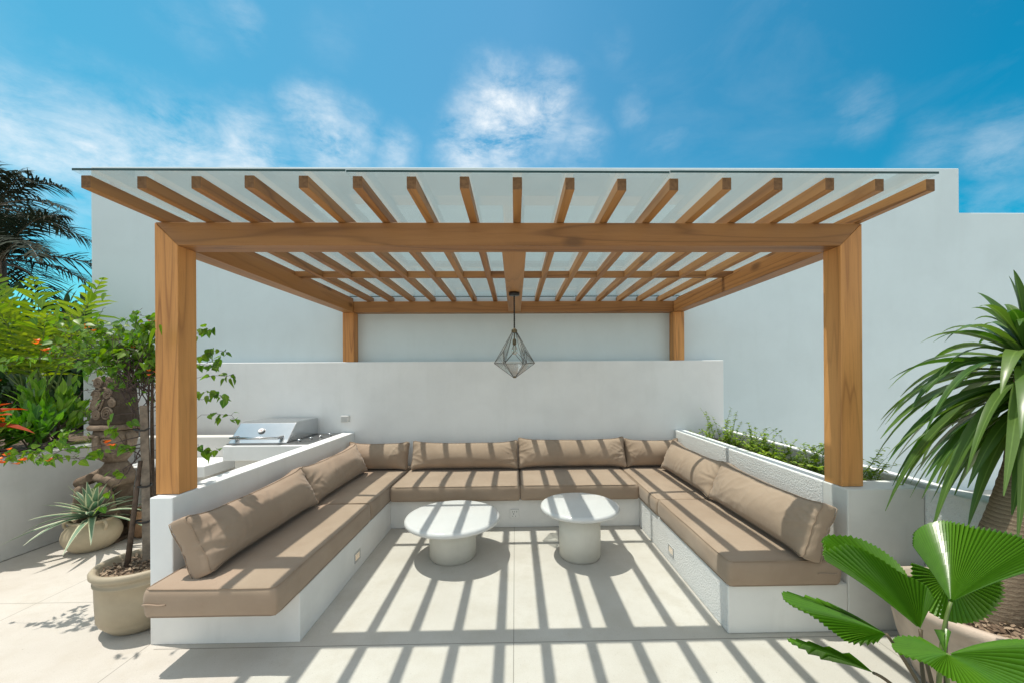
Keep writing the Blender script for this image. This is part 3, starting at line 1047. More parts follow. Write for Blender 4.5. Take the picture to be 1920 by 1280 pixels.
H = math.pi / 2
bolster(1.10, .295, .125, (-1.725, 2.605, Z1), H, R(24), 'long back cushion at the front of the row beside the potted bougainvillea', 11.1)
bolster(1.08, .295, .125, (-1.735, 3.69, Z1), H, R(20), 'long back cushion in front of the white armrest wall by the grill', 12.7)
bolster(.66, .290, .12, (-1.56, 4.40, Z1), 0, R(16), 'short back cushion wedged in the corner near the grill', 13.9)
bolster(1.19, .285, .13, (-.572, 4.385, Z1), 0, R(22), 'long back cushion on the back row behind the wider table', 15.2)
bolster(1.215, .300, .13, (.640, 4.405, Z1), 0, R(20), 'long back cushion on the back row behind the taller table', 16.8, .04)
bolster(.62, .290, .12, (1.575, 4.42, Z1), 0, R(16), 'short back cushion wedged in the corner near the planter wall', 17.4, .04)
bolster(1.06, .300, .125, (1.725, 3.70, Z1), -H, R(22), 'long back cushion in front of the rough planter wall, the farther one', 18.6)
bolster(1.06, .305, .125, (1.725, 2.665, Z1), -H, R(20), 'long back cushion at the row end beside the fan palm', 19.5)

# ------------------------------------------------------------------ barbecue
bb = thing('barbecue_grill', (-2.6, 4.25, .802), 'stainless steel barbecue grill with a closed hood on the white counter', 'grill')
zc = .803
MB().prism([(3.952, zc + .016), (4.58, zc + .016), (4.58, zc + .205), (4.20, zc + .212), (4.135, zc + .200), (3.985, zc + .045)], 0, -2.925, -2.335, .006).build('hood', M['steel'], bb)
MB().box(-2.935, -2.06, 3.945, 4.60, zc, zc + .015, .003).build('base_tray', M['steel_dark'], bb)
hd = MB()
hd.tube([(-2.885, 3.925, zc + .072), (-2.40, 3.925, zc + .072)], .013, 14)
for x in (-2.87, -2.415):
    hd.box(x - .016, x + .016, 3.918, 4.02, zc + .060, zc + .086, .004)
hb = hd.build('handle', M['steel'], bb)
tg = MB()
Mt = Matrix.Translation((-2.655, 4.058, zc + .128)) @ Matrix.Rotation(R(44), 4, 'X')
bm = bmesh.new()
bmesh.ops.create_cone(bm, cap_ends=True, segments=32, radius1=.034, radius2=.032, depth=.016, matrix=Mt)
tg.bm(bm, 0)
tgo = tg.build('thermometer', M['steel_dark'], bb)
df = MB()
bm = bmesh.new()
bmesh.ops.create_cone(bm, cap_ends=True, segments=32, radius1=.027, radius2=.027, depth=.003, matrix=Mt @ Matrix.Translation((0, 0, .0098)))
df.bm(bm, 0)
df.build('dial', M['dial'], tgo)
nd = MB()
bm = bmesh.new()
bmesh.ops.create_cube(bm, size=1, matrix=Mt @ Matrix.Translation((.007, -.005, .0125)) @ Matrix.Rotation(R(-35), 4, 'Z') @ Matrix.Diagonal((.026, .003, .002, 1)))
nd.bm(bm, 0)
nd.build('needle', M['red'], tgo)
for i, (x, y) in enumerate(((-2.24, 4.05), (-2.19, 4.18), (-2.15, 4.31), (-2.11, 4.44))):
    MB().lathe([(0, 0), (.020, 0), (.019, .022), (.012, .026), (0, .026)], 18, (x - .02, y, zc + .015)).build('knob', M['steel'], bb)


# ------------------------------------------------------------------ pots
def pot(name, c, prof, n, mat, soil_z, soil_r, label, cat='pot', extras=None):
    t = thing(name, (c[0], c[1], 0), label, cat)
    MB().lathe(prof, n, (c[0], c[1], 0), wob=.010).build('vessel', mat, t)
    s = MB()
    v, f = [(c[0], c[1], soil_z + .02)], []
    rings = 7
    for i in range(1, rings + 1):
        for k in range(28):
            a = 2 * math.pi * k / 28
            rr = soil_r * i / rings
            x, y = c[0] + rr * math.cos(a), c[1] + rr * math.sin(a)
            v.append((x, y, soil_z + .02 * (1 - i / rings) + .016 * fn((x, y, 0), 28)))
    for k in range(28):
        f.append((0, 1 + k, 1 + (k + 1) % 28))
    for i in range(rings - 1):
        for k in range(28):
            a, b = 1 + i * 28 + k, 1 + i * 28 + (k + 1) % 28
            f.append((a, a + 28, b + 28, b))
    s.add(v, f, 0, True)
    # bark chips
    for _ in range(int(420 * soil_r / .2)):
        a, rr = rng.uniform(0, 6.28), soil_r * math.sqrt(rng.random()) * .96
        x, y = c[0] + rr * math.cos(a), c[1] + rr * math.sin(a)
        s.leaf((x, y, soil_z + .012 + rng.uniform(0, .012)), (rng.uniform(-1, 1), rng.uniform(-1, 1), rng.uniform(-.3, .5)), (rng.uniform(-.5, .5), rng.uniform(-.5, .5), 1), rng.uniform(.012, .028), rng.uniform(.008, .016), ((0, .7), (.5, 1), (1, .5)), mi=1)
    s.build('soil', [M['soil'], M['chip']], t)
    return t


M['chip'] = m_leaf('bark_chip', (.22, .15, .10), (.42, .32, .22), trans=0.0, veins=False, rough=.9)
BP = (-2.29, 2.40)
pot('plant_pot', BP, [(0, 0), (.125, 0), (.150, .012), (.192, .065), (.197, .085), (.201, .088), (.206, .20), (.210, .295), (.216, .298), (.217, .308), (.212, .313), (.212, .335), (.222, .338),
                      (.231, .350), (.232, .368), (.222, .381), (.205, .380), (.196, .366), (.192, .33), (.0, .33)], 64, M['taupe_pot'], .335, .19, 'large straight sided taupe pot beside the armrest wall')
AP = (-3.72, 3.44)
ap = pot('plant_pot', AP, [(0, 0), (.105, 0), (.125, .010), (.165, .055), (.185, .105), (.188, .14), (.176, .185), (.148, .222), (.132, .236), (.134, .246), (.150, .256), (.150, .266), (.134, .268), (.120, .25), (.118, .235), (0, .235)],
         56, M['cream_pot'], .24, .118, 'bulbous cream pot with ear handles holding the agave')
for s in (-1, 1):
    hp = []
    for k in range(11):
        a = math.pi * k / 10
        hp.append((AP[0] + s * (.150 + .052 * math.sin(a)) * .90, AP[1] - (.150 + .052 * math.sin(a)) * .30, .262 - .105 * (k / 10) + .018 * math.sin(a)))
    MB().tube(hp, .011, 8).build('handle', M['cream_pot'], ap)
pot('plant_pot', (-3.50, 3.72), [(0, 0), (.085, 0), (.115, .03), (.138, .10), (.132, .18), (.115, .225), (.128, .245), (.125, .258), (.105, .255), (.10, .225), (0, .225)], 40, M['brown_pot'], .228, .10, 'small mossy brown clay pot half hidden behind the agave')
RPX = (2.19, 1.77)
pot('plant_pot', RPX, [(0, 0), (.20, 0), (.23, .02), (.285, .18), (.312, .30), (.316, .305), (.318, .330), (.326, .335), (.330, .360), (.338, .366), (.348, .385), (.346, .412), (.330, .420), (.305, .415), (.295, .38), (0, .37)], 72, M['pale_pot'], .385, .296, 'wide pale terracotta pot with a grooved rim under the leaning palm')
pot('plant_pot', (1.50, 1.30), [(0, 0), (.13, 0), (.15, .02), (.17, .22), (.18, .225), (.18, .25), (.165, .25), (.155, .22), (0, .22)], 40, M['taupe_pot'], .225, .15, 'low round pot at the base of the pleated fan palm')


def rot_about(v, axis, a):
    return Matrix.Rotation(a, 3, axis) @ v


# ------------------------------------------------------------------ bougainvillea in the taupe pot
bg = thing('bougainvillea', (BP[0], BP[1], .34), 'scraggly bougainvillea with orange bracts climbing past the pergola post', 'tree')
TR = random.Random(21)
trunk = MB()
for (dx, dy, r0) in ((-.02, .05, .015), (.0, .04, .011), (-.03, .07, .009)):
    pts, rad = [], []
    for k in range(14):
        s = k / 13
        pts.append((BP[0] - .035 + dx * (1 - s) - .09 * s + .018 * math.sin(5 * s + dx * 90), BP[1] + dy * 2 + .10 * s + .018 * math.cos(6 * s + dx * 60), .33 + 1.20 * s))
        rad.append(r0 * (1 - .55 * s))
    trunk.tube(pts, rad, 8)
trunk.build('trunk', M['bark'], bg)
tw, lf = MB(), MB()
HEART = ((0, .30), (.10, .85), (.30, 1.0), (.55, .78), (.8, .36), (1, 0))


def heart(p, L=None, d=None):
    L = L or TR.uniform(.028, .055)
    d = d or Vector((TR.uniform(-1, 1), TR.uniform(-1, .7), TR.uniform(-1.25, .15)))
    lf.leaf(p, d, (TR.uniform(-.8, .5), TR.uniform(-.9, .3), TR.uniform(.2, 1)), L, L * TR.uniform(.72, .9), HEART, droop=TR.uniform(0, .3), fold=TR.uniform(.1, .5))


def bracts(p, n=5):
    fl_ = MB()
    for _ in range(n):
        q = Vector(p) + Vector((TR.uniform(-.02, .02), TR.uniform(-.02, .02), TR.uniform(-.015, .02)))
        for k in range(3):
            fl_.leaf(q, (math.cos(k * 2.1), math.sin(k * 2.1), TR.uniform(.3, 1)), (0, 0, 1), TR.uniform(.016, .026), .019, HEART, fold=.4)
    fl_.build('flower', M['bract'], bg)


def shoot(p0, p1, sagv, r0, nleaf, dens=1.0, sub=0, flower=0.0, leaf_from=.25):
    p0, p1 = Vector(p0), Vector(p1)
    n = 12
    jit = [Vector((TR.gauss(0, .012), TR.gauss(0, .012), TR.gauss(0, .012))) for _ in range(n + 1)]
    L = (p1 - p0).length
    pts = []
    for k in range(n + 1):
        s = k / n
        pts.append(p0.lerp(p1, s) + Vector((0, 0, sagv * 4 * s * (1 - s))) + jit[k] * min(1, s * 3) * (.4 + L))
    tw.tube(pts, [max(.0011, r0 * (1 - .8 * k / n)) for k in range(n + 1)], 5)
    for _ in range(nleaf):
        s = TR.uniform(leaf_from, 1) ** .8
        k = min(n - 1, int(s * n))
        q = pts[k].lerp(pts[k + 1], s * n - k)
        stem = Vector((TR.uniform(-1, 1), TR.uniform(-1, 1), TR.uniform(-.4, 1))).normalized() * TR.uniform(.008, .03)
        tw.tube([q, q + stem], .0009, 4, cap=False)
        heart(q + stem)
    if TR.random() < flower:
        bracts(pts[-1] + Vector((0, 0, -.01)), TR.randint(2, 5))
    for _ in range(sub):
        s = TR.uniform(.3, .95)
        k = min(n - 1, int(s * n))
        d = Vector((TR.uniform(-1, 1), TR.uniform(-.8, .8), TR.uniform(-.25, .8))).normalized()
        shoot(pts[k], pts[k] + d * L * TR.uniform(.2, .45), TR.uniform(-.02, .04), r0 * .5, int(nleaf * .45), dens, 0, flower, .15)
    return pts


cen = Vector((-2.42, 2.50, 1.42))
# upper crown reaching left over the bed
for i in range(52):
    st = cen + Vector((TR.uniform(-.06, .06), TR.uniform(-.05, .08), TR.uniform(-.10, .16)))
    tip = Vector((TR.uniform(-3.20, -2.18), TR.uniform(2.40, 2.85), TR.uniform(1.54, 1.90)))
    shoot(st, tip, TR.uniform(.0, .08), TR.uniform(.0022, .004), 13, sub=2, flower=.03, leaf_from=.35)
for _ in range(16):      # bare dark twigs near the middle
    st = cen + Vector((TR.uniform(-.04, .04), TR.uniform(-.03, .05), TR.uniform(-.3, .1)))
    tip = Vector((TR.uniform(-2.85, -2.3), TR.uniform(2.4, 2.8), TR.uniform(1.2, 1.75)))
    shoot(st, tip, TR.uniform(-.03, .06), .0032, 2, sub=2)
# shoots that come out on the far side of the post
for (x, y, z, x0, z0) in ((-1.95, 2.50, 1.80, -2.30, 1.62), (-1.83, 2.48, 1.66, -2.32, 1.50), (-1.92, 2.52, 1.62, -2.33, 1.42), (-1.80, 2.50, 1.50, -2.33, 1.42), (-1.84, 2.48, 1.36, -2.33, 1.30),
                          (-1.79, 2.50, 1.24, -2.33, 1.18), (-1.90, 2.48, 1.02, -2.32, 1.03), (-1.94, 2.52, 1.40, -2.33, 1.3), (-1.90, 2.5, 1.56, -2.3, 1.5)):
    shoot((x0, 2.5, z0), (x, y, z), .03, .0022, 7, sub=0, flower=.0, leaf_from=.6)
    for _ in range(3):
        heart((x + TR.uniform(-.12, .02), y, z + TR.uniform(-.02, .02)), TR.uniform(.040, .066), Vector((TR.uniform(-.5, .5), TR.uniform(-.4, .1), -1)))
# low shoots: the long one to the left with its orange flowers, and some near the stake
for (tip, n) in (((-3.32, 2.44, .975), 26), ((-3.14, 2.48, .975), 20), ((-2.86, 2.42, .99), 12), ((-2.58, 2.38, .82), 5), ((-2.50, 2.32, .70), 5),
                 ((-2.45, 2.36, 1.10), 8), ((-2.52, 2.42, 1.22), 8)):
    shoot((-2.37, 2.47, 1.02 + TR.uniform(-.05, .12)), tip, -.015, .0036, n, sub=2 if n > 12 else 0, flower=.22)
for q in ((-3.18, 2.42, .985), (-3.04, 2.42, .98), (-2.98, 2.5, 1.66), (-3.0, 2.46, 1.71)):
    bracts(q, 4)
# a few big near leaves
for (x, y, z, L) in ((-1.985, 2.16, 1.765, .095), (-1.965, 2.17, 1.785, .06), (-2.66, 2.20, 1.97, .075), (-2.55, 2.20, 1.895, .080), (-2.62, 2.18, 1.93, .05), (-2.40, 2.22, 1.98, .065), (-2.30, 2.2, 1.97, .045), (-1.94, 2.30, 1.63, .06)):
    heart((x, y, z), L, Vector((TR.uniform(-.4, .4), -.25, -1)))
tw.build('branches', M['twig'], bg)
lf.build('leaves', M['bougain'], bg)

stk = thing('plant_stake', (-2.26, 2.48, .33), 'grey weathered square stake standing in the taupe pot', 'stake')
b = MB()
b.tube([(-2.318, 2.45, .30), (-2.328, 2.455, .85), (-2.348, 2.465, 1.32)], [.027, .027, .025], 4, smooth=False)
b.build('upright_post', M['stake'], stk)
b = MB()
b.tube([(-2.375, 2.38, .31), (-2.352, 2.41, .70), (-2.335, 2.43, .98)], [.015, .013, .011], 7)
b.build('leaning_pole', M['bark'], stk)
for z, x, rr in ((.82, -2.335, .040), (1.17, -2.345, .034), (.60, -2.338, .045)):
    b = MB()
    b.tube([(x + rr * math.cos(k * .524), 2.45 + rr * .9 * math.sin(k * .524), z + .004 * math.sin(k)) for k in range(12)], .006, 6, closed=True)
    b.build('strap_tie', M['tie'], stk)

# ------------------------------------------------------------------ agave
ag = MB()
AR = random.Random(5)
for i in range(46):
    s = i / 45
    a = i * 2.399 + AR.uniform(-.2, .2)
    el = R(82) * (1 - s) ** .8 - R(4) * s + AR.uniform(-.08, .08)
    L = .31 + .17 * s + AR.uniform(-.03, .06)
    d = Vector((math.cos(a) * math.cos(el), math.sin(a) * math.cos(el), math.sin(el)))
    path, wd = [], []
    for k in range(9):
        t = k / 8
        path.append(Vector((AP[0], AP[1], .27)) + d * (L * t) + Vector((0, 0, -1)) * (.02 + .13 * s) * t * t * (1.2 if i % 3 else 1.9))
        wd.append(.070 * (1 - s * .35) * (min(1, .55 + 2.0 * t) if t < .3 else 1.0) * (1 - max(0, t - .3) / .7) ** .75 + .001)
    ag.blade(path, wd, fold=.35, roll=AR.uniform(-.2, .2))
agt = thing('agave', (AP[0], AP[1], .24), 'variegated green and cream agave growing in the bulbous pot', 'plant')
ag.build('rosette', M['agave'], agt)

# ------------------------------------------------------------------ carved statue
SX, SY = -3.80, 3.72
st = thing('carved_statue', (SX, SY, 0), 'weathered carved figure with a tall spiral headdress behind the agave', 'statue')
st.scale.x = .80


def loft(sections, seg=20, sq=3.2):
    """superellipse sections (z, rx, ry, cx, cy)"""
    b = MB()
    o = 0
    for (z, rx, ry, cx, cy) in sections:
        for k in range(seg):
            a = 2 * math.pi * k / seg
            c, s = math.cos(a), math.sin(a)
            b.v.append((cx + rx * math.copysign(abs(c) ** (2 / sq), c), cy + ry * math.copysign(abs(s) ** (2 / sq), s), z))
    for i in range(len(sections) - 1):
        for k in range(seg):
            b.face((i * seg + k, i * seg + (k + 1) % seg, (i + 1) * seg + (k + 1) % seg, (i + 1) * seg + k), None, 0, True)
    b.face([k for k in range(seg)][::-1]); b.face([(len(sections) - 1) * seg + k for k in range(seg)])
    return b


hd_ = loft([(1.06, .185, .13, SX, SY), (1.075, .195, .135, SX, SY), (1.10, .190, .132, SX, SY), (1.12, .175, .12, SX, SY), (1.30, .160, .11, SX + .005, SY), (1.495, .140, .10, SX + .01, SY), (1.505, .132, .095, SX + .01, SY)], 28, 4.5)


def spiral(b, cx, cz, r, turns, fy, sgn=1):
    pts = []
    for k in range(int(turns * 14) + 1):
        a = k / 14 * 2 * math.pi
        rr = r * (1 - k / (turns * 14) * .88)
        x, z = cx + sgn * rr * math.cos(a), cz + rr * math.sin(a)
        pts.append((x, fy(z) - .004, z))
    b.tube(pts, .0095, 6, mi=1)


fy = lambda z: SY - (.13 - (z - 1.06) * .075)
for (cx, cz, r, sg) in ((-.066, 1.445, .052, 1), (.075, 1.445, .054, -1), (-.075, 1.33, .054, -1), (.05, 1.345, .050, 1), (-.085, 1.235, .052, 1), (.105, 1.26, .040, -1), (.055, 1.165, .062, 1), (-.06, 1.15, .048, -1)):
    spiral(hd_, SX + cx, cz, r, 2.6, fy, sg)
for (x0, z0, x1, z1) in ((-.13, 1.47, -.02, 1.39), (-.02, 1.39, -.14, 1.28), (.0, 1.40, .12, 1.30), (.02, 1.29, -.04, 1.20), (-.15, 1.20, -.02, 1.26), (.13, 1.42, .02, 1.38)):
    hd_.tube([(SX + x0 + (x1 - x0) * k / 8, fy(z0 + (z1 - z0) * k / 8) - .002, z0 + (z1 - z0) * k / 8 + .015 * math.sin(k * .8)) for k in range(9)], .010, 6, mi=1)
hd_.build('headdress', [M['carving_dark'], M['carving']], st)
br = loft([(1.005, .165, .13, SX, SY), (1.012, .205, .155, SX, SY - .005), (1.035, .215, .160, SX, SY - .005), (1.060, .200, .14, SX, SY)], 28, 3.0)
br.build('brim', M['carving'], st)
he = loft([(.70, .075, .075, SX, SY), (.735, .115, .10, SX, SY - .01), (.78, .150, .125, SX, SY - .015), (.84, .170, .135, SX, SY - .012), (.92, .180, .14, SX, SY - .005), (1.0, .175, .135, SX, SY)], 28, 2.6)
he.prism([(SX - .028, .80), (SX + .028, .80), (SX + .016, .965), (SX - .016, .965)], 1, SY - .185, SY - .10, .010)      # nose
for s in (-1, 1):
    he.tube([(SX + s * (.075 + .035 * math.cos(k * .628)), SY - .138 + .02 * math.cos(k * .628), .915 + .022 * math.sin(k * .628)) for k in range(10)], .010, 6, closed=True)
    he.tube([(SX + s * .03, SY - .150, .955), (SX + s * .085, SY - .150, .965), (SX + s * .145, SY - .115, .95)], .016, 7)
    he.tube([(SX + s * .172, SY - .03, .97), (SX + s * .205, SY - .03, .92), (SX + s * .200, SY - .03, .83), (SX + s * .175, SY - .03, .80)], .026, 8)
he.tube([(SX - .055, SY - .135, .765), (SX, SY - .152, .758), (SX + .055, SY - .135, .765)], .012, 7)
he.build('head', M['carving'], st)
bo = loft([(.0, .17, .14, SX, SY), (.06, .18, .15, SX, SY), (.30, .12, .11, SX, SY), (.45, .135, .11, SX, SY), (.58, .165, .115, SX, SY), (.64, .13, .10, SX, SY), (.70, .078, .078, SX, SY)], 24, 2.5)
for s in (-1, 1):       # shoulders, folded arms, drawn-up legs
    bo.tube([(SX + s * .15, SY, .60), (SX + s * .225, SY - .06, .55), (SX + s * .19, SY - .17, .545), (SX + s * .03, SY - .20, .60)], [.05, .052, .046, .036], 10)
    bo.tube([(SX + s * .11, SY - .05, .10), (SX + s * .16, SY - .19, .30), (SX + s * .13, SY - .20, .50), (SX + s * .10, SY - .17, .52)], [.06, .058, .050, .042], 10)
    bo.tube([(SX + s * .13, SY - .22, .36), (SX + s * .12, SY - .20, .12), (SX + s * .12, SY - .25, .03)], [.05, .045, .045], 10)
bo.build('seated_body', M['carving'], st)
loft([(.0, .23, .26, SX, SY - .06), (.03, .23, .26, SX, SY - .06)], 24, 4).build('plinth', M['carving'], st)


# ------------------------------------------------------------------ dracaena palm leaning out of the pale pot
dp = thing('dracaena_palm', (RPX[0], RPX[1], .38), 'leaning palm with drooping strap leaves in the pale terracotta pot', 'tree')
DR = random.Random(12)
path = [Vector((2.165, 1.73, .36)), Vector((2.205, 1.735, .48)), Vector((2.27, 1.745, .64)), Vector((2.36, 1.755, .84)), Vector((2.43, 1.765, 1.05)), Vector((2.455, 1.775, 1.28)), Vector((2.455, 1.78, 1.48))]
sp, sr = [], []
rads = [.118, .110, .102, .094, .082, .068, .05]
for i in range(60):
    s = i / 59 * (len(path) - 1)
    k = min(len(path) - 2, int(s))
    sp.append(path[k].lerp(path[k + 1], s - k))
    sr.append((rads[k] + (rads[k + 1] - rads[k]) * (s - k)) * (1 + .018 * (i % 2) + .02 * fn((i * .7, 0, 0))))
MB().tube(sp, sr, 20).build('trunk', M['palmtrunk'], dp)
dl = MB()
CC = Vector((2.455, 1.78, 1.50))
for i in range(168):
    s = i / 167
    a = i * 2.399 + DR.uniform(-.25, .25)
    el = R(80) - R(118) * s ** .8 + DR.uniform(-.12, .12)
    d = Vector((math.cos(a) * math.cos(el), math.sin(a) * math.cos(el), math.sin(el)))
    L = .44 + .24 * math.sin(math.pi * min(1, s * .9 + .12)) + DR.uniform(-.06, .07)
    g_ = (.12 + .75 * max(0, math.cos(el)) ** 1.2) * DR.uniform(.45, 1.25) * L
    base = CC + Vector((0, 0, .10 - .28 * s)) + d * .03
    pth, wd = [], []
    W0 = DR.uniform(.046, .070)
    for k in range(11):
        t = k / 10
        pth.append(base + d * (L * (t - .22 * t * t)) + Vector((0, 0, -g_ * t ** 1.7)) + d.cross(Vector((0, 0, 1))) * .03 * math.sin(t * 2 + a) * t)
        wd.append(W0 * (min(1, .50 + 1.5 * t)) * max(.02, (1 - max(0, t - .45) / .55)) ** .7)
    dl.blade(pth, wd, fold=.30, roll=DR.uniform(-.5, .5))
dl.build('leaves', M['dracaena'], dp)

# ------------------------------------------------------------------ pleated fan palm in front
fp = thing('fan_palm', (1.50, 1.30, .22), 'pleated fan palm with big round leaves in the near corner', 'plant')
FANS = {
    'A': ((1.563, 1.35, 0.674), [[1.499, 1.42, 0.845], [1.561, 1.47, 0.878], [1.678, 1.52, 0.893], [1.801, 1.55, 0.882], [1.888, 1.52, 0.868], [1.941, 1.46, 0.867], [1.964, 1.4, 0.851], [1.855, 1.33, 0.798]]),
    'B': ((1.481, 1.38, 0.557), [[1.11, 1.36, 0.827], [1.143, 1.4, 0.843], [1.285, 1.46, 0.834], [1.389, 1.46, 0.791], [1.464, 1.43, 0.74], [1.502, 1.38, 0.72], [1.48, 1.33, 0.696]]),
    'B2': ((1.53, 1.42, 0.53), [[1.188, 1.45, 0.811], [1.274, 1.56, 0.825], [1.431, 1.6, 0.802], [1.546, 1.6, 0.75], [1.607, 1.57, 0.687], [1.603, 1.53, 0.642]]),
    'C': ((1.316, 1.34, 0.57), [[1.153, 1.38, 0.653], [1.012, 1.42, 0.678], [0.969, 1.36, 0.68], [1.016, 1.31, 0.664], [1.069, 1.28, 0.624], [1.125, 1.27, 0.59], [1.235, 1.29, 0.576]]),
    'D': ((1.231, 1.3, 0.464), [[1.196, 1.34, 0.494], [1.048, 1.38, 0.517], [0.987, 1.38, 0.529], [1.004, 1.34, 0.532], [1.094, 1.31, 0.502]]),
    'E': ((1.46, 1.27, 0.546), [[1.46, 1.36, 0.542], [1.367, 1.36, 0.54], [1.305, 1.3, 0.54], [1.327, 1.22, 0.555], [1.334, 1.18, 0.552], [1.38, 1.14, 0.537], [1.486, 1.12, 0.527], [1.615, 1.13, 0.54], [1.763, 1.22, 0.594], [1.764, 1.3, 0.565], [1.688, 1.33, 0.536]]),
    'F': ((1.758, 1.52, 0.66), [[1.575, 1.5, 0.744], [1.551, 1.47, 0.67], [1.584, 1.45, 0.583], [1.693, 1.45, 0.532], [1.822, 1.46, 0.54], [1.94, 1.49, 0.604], [1.964, 1.52, 0.679]]),
    'G': ((1.485, 1.3, 0.522), [[1.474, 1.32, 0.594], [1.51, 1.34, 0.583], [1.537, 1.35, 0.572], [1.537, 1.34, 0.583], [1.526, 1.32, 0.591]]),
}


def crom(P, s):
    n = len(P) - 1
    k = min(n - 1, int(s * n))
    t = s * n - k
    a, b, c, d = P[max(0, k - 1)], P[k], P[k + 1], P[min(n, k + 2)]
    return .5 * ((2 * b) + (c - a) * t + (2 * a - 5 * b + 4 * c - d) * t * t + (3 * b - a - 3 * c + d) * t ** 3)


FR = random.Random(3)
for key, (hub, outl) in FANS.items():
    hub = Vector(hub)
    O = [Vector(p) for p in outl]
    b = MB()
    NS = {'A': 84, 'E': 108, 'F': 66, 'G': 12, 'D': 22}.get(key, 56)      # pleat edges
    rings = [.03, .12, .25, .4, .55, .7, .82, .92, 1.0]
    ids = []
    edge_dirs = [crom(O, i / NS) - hub for i in range(NS + 1)]
    for i, e in enumerate(edge_dirs):
        tan = edge_dirs[min(NS, i + 1)] - edge_dirs[max(0, i - 1)]
        nrm = e.cross(tan)
        nrm = nrm.normalized() if nrm.length > 1e-7 else Vector((0, -.3, 1))
        if nrm.z < 0 and key not in ('F',):
            nrm = -nrm
        row = []
        sp_ = tan.length * .5
        for r in rings:
            rr = r
            if r == 1.0:
                rr = 1.0 + (.011 if i % 2 else -.011) + FR.uniform(-.012, .006)
            amp = sp_ * r * .75 * (1 if i % 2 else -1)
            q = hub + e * rr + nrm * amp + Vector((0, 0, 1)) * (.05 * e.length * math.sin(math.pi * r) * .6)
            row.append(len(b.v)); b.v.append(tuple(q))
        ids.append(row)
    for i in range(NS):
        for k in range(len(rings) - 1):
            v0, v1 = i / NS, (i + 1) / NS
            b.face((ids[i][k], ids[i + 1][k], ids[i + 1][k + 1], ids[i][k + 1]),
                   [(rings[k], i % 2), (rings[k], (i + 1) % 2), (rings[k + 1], (i + 1) % 2), (rings[k + 1], i % 2)], 0, False)
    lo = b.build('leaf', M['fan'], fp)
    base = Vector((1.49 + FR.uniform(-.03, .03), 1.30 + FR.uniform(-.03, .03), .22))
    midp = base.lerp(hub, .55) + Vector((-.01, .02, .06))
    pts = []
    for k in range(13):
        t = k / 12
        pts.append(base * (1 - t) ** 2 + midp * 2 * t * (1 - t) + hub * t * t)
    MB().tube(pts, [.0075 - .0025 * k / 12 for k in range(13)], 8).build('petiole', M['petiole'] if key in 'AEG' else M['petiole_dark'], fp)


# ------------------------------------------------------------------ weeds in the planter
WR = random.Random(33)
groupw = 'weedy shrubs in the planter'


def weed(x, y, h, n, label, spread=.14, leafy=1.0):
    t = thing('weedy_shrub', (x, y, .73), label, 'shrub', groupw)
    stems, lv = MB(), MB()
    for i in range(n):
        a = WR.uniform(0, 6.28)
        hh = h * WR.uniform(.45, 1.15)
        lean = WR.uniform(.02, spread)
        b0 = Vector((x + WR.uniform(-.05, .05), y + WR.uniform(-.085, .085), .73))
        pts = [b0 + Vector((math.cos(a) * lean * (k / 7) ** 1.4, math.sin(a) * lean * (k / 7) ** 1.4, hh * (k / 7) - .04 * (k / 7) ** 3)) for k in range(8)]
        stems.tube(pts, [.0028 * (1 - .7 * k / 7) for k in range(8)], 5)
        m = int((15 + hh * 36) * leafy)
        for j in range(m):
            s = WR.uniform(.12, 1)
            k = min(6, int(s * 7))
            q = pts[k].lerp(pts[k + 1], s * 7 - k)
            ang = WR.uniform(0, 6.28)
            lv.leaf(q, (math.cos(ang), math.sin(ang), WR.uniform(-.1, .8)), (0, 0, 1), WR.uniform(.030, .062) * (1.15 - .6 * s), WR.uniform(.014, .025), ((0, .2), (.35, 1), (.7, .7), (1, 0)), droop=.15)
    stems.build('stem_tuft', M['petiole'], t)
    lv.build('leaves', M['weed'], t)


WL = ['sparse pale weed at the far end of the planter by the ledge wall', 'weedy shrub with two tall thin shoots near the far planter end', 'bushy weed with a tall bent shoot standing in the planter',
      'low dense green weed behind the planter wall, third from the far end', 'weed with a reddish upright shoot midway along the planter', 'broad yellow green weed leaning over the planter rim',
      'bright green weed just beyond the shaded lip of the planter', 'dense leafy weed hard against the pergola post', 'trailing weed right of the pergola post over the planter pillar', 'small creeping weed at the planter corner nearest the palm']
specs = [(2.13, 4.45, .22, 6, .10, .6), (2.15, 4.20, .46, 10, .10, .8), (2.17, 3.98, .54, 15, .17, .9), (2.16, 3.75, .36, 22, .16, 1.1), (2.20, 3.52, .40, 22, .17, 1.0), (2.18, 3.30, .36, 24, .18, 1.2),
         (2.20, 3.06, .34, 24, .17, 1.2), (2.20, 2.80, .33, 24, .17, 1.1), (2.30, 2.52, .36, 20, .19, 1.0), (2.40, 2.40, .20, 12, .18, .9)]
for lb, (x, y, h, n, spd, lfy) in zip(WL, specs):
    weed(x, y, h * .80, int(n * .72), lb, spd * 1.15, lfy)

# ------------------------------------------------------------------ left garden bed
GR = random.Random(77)


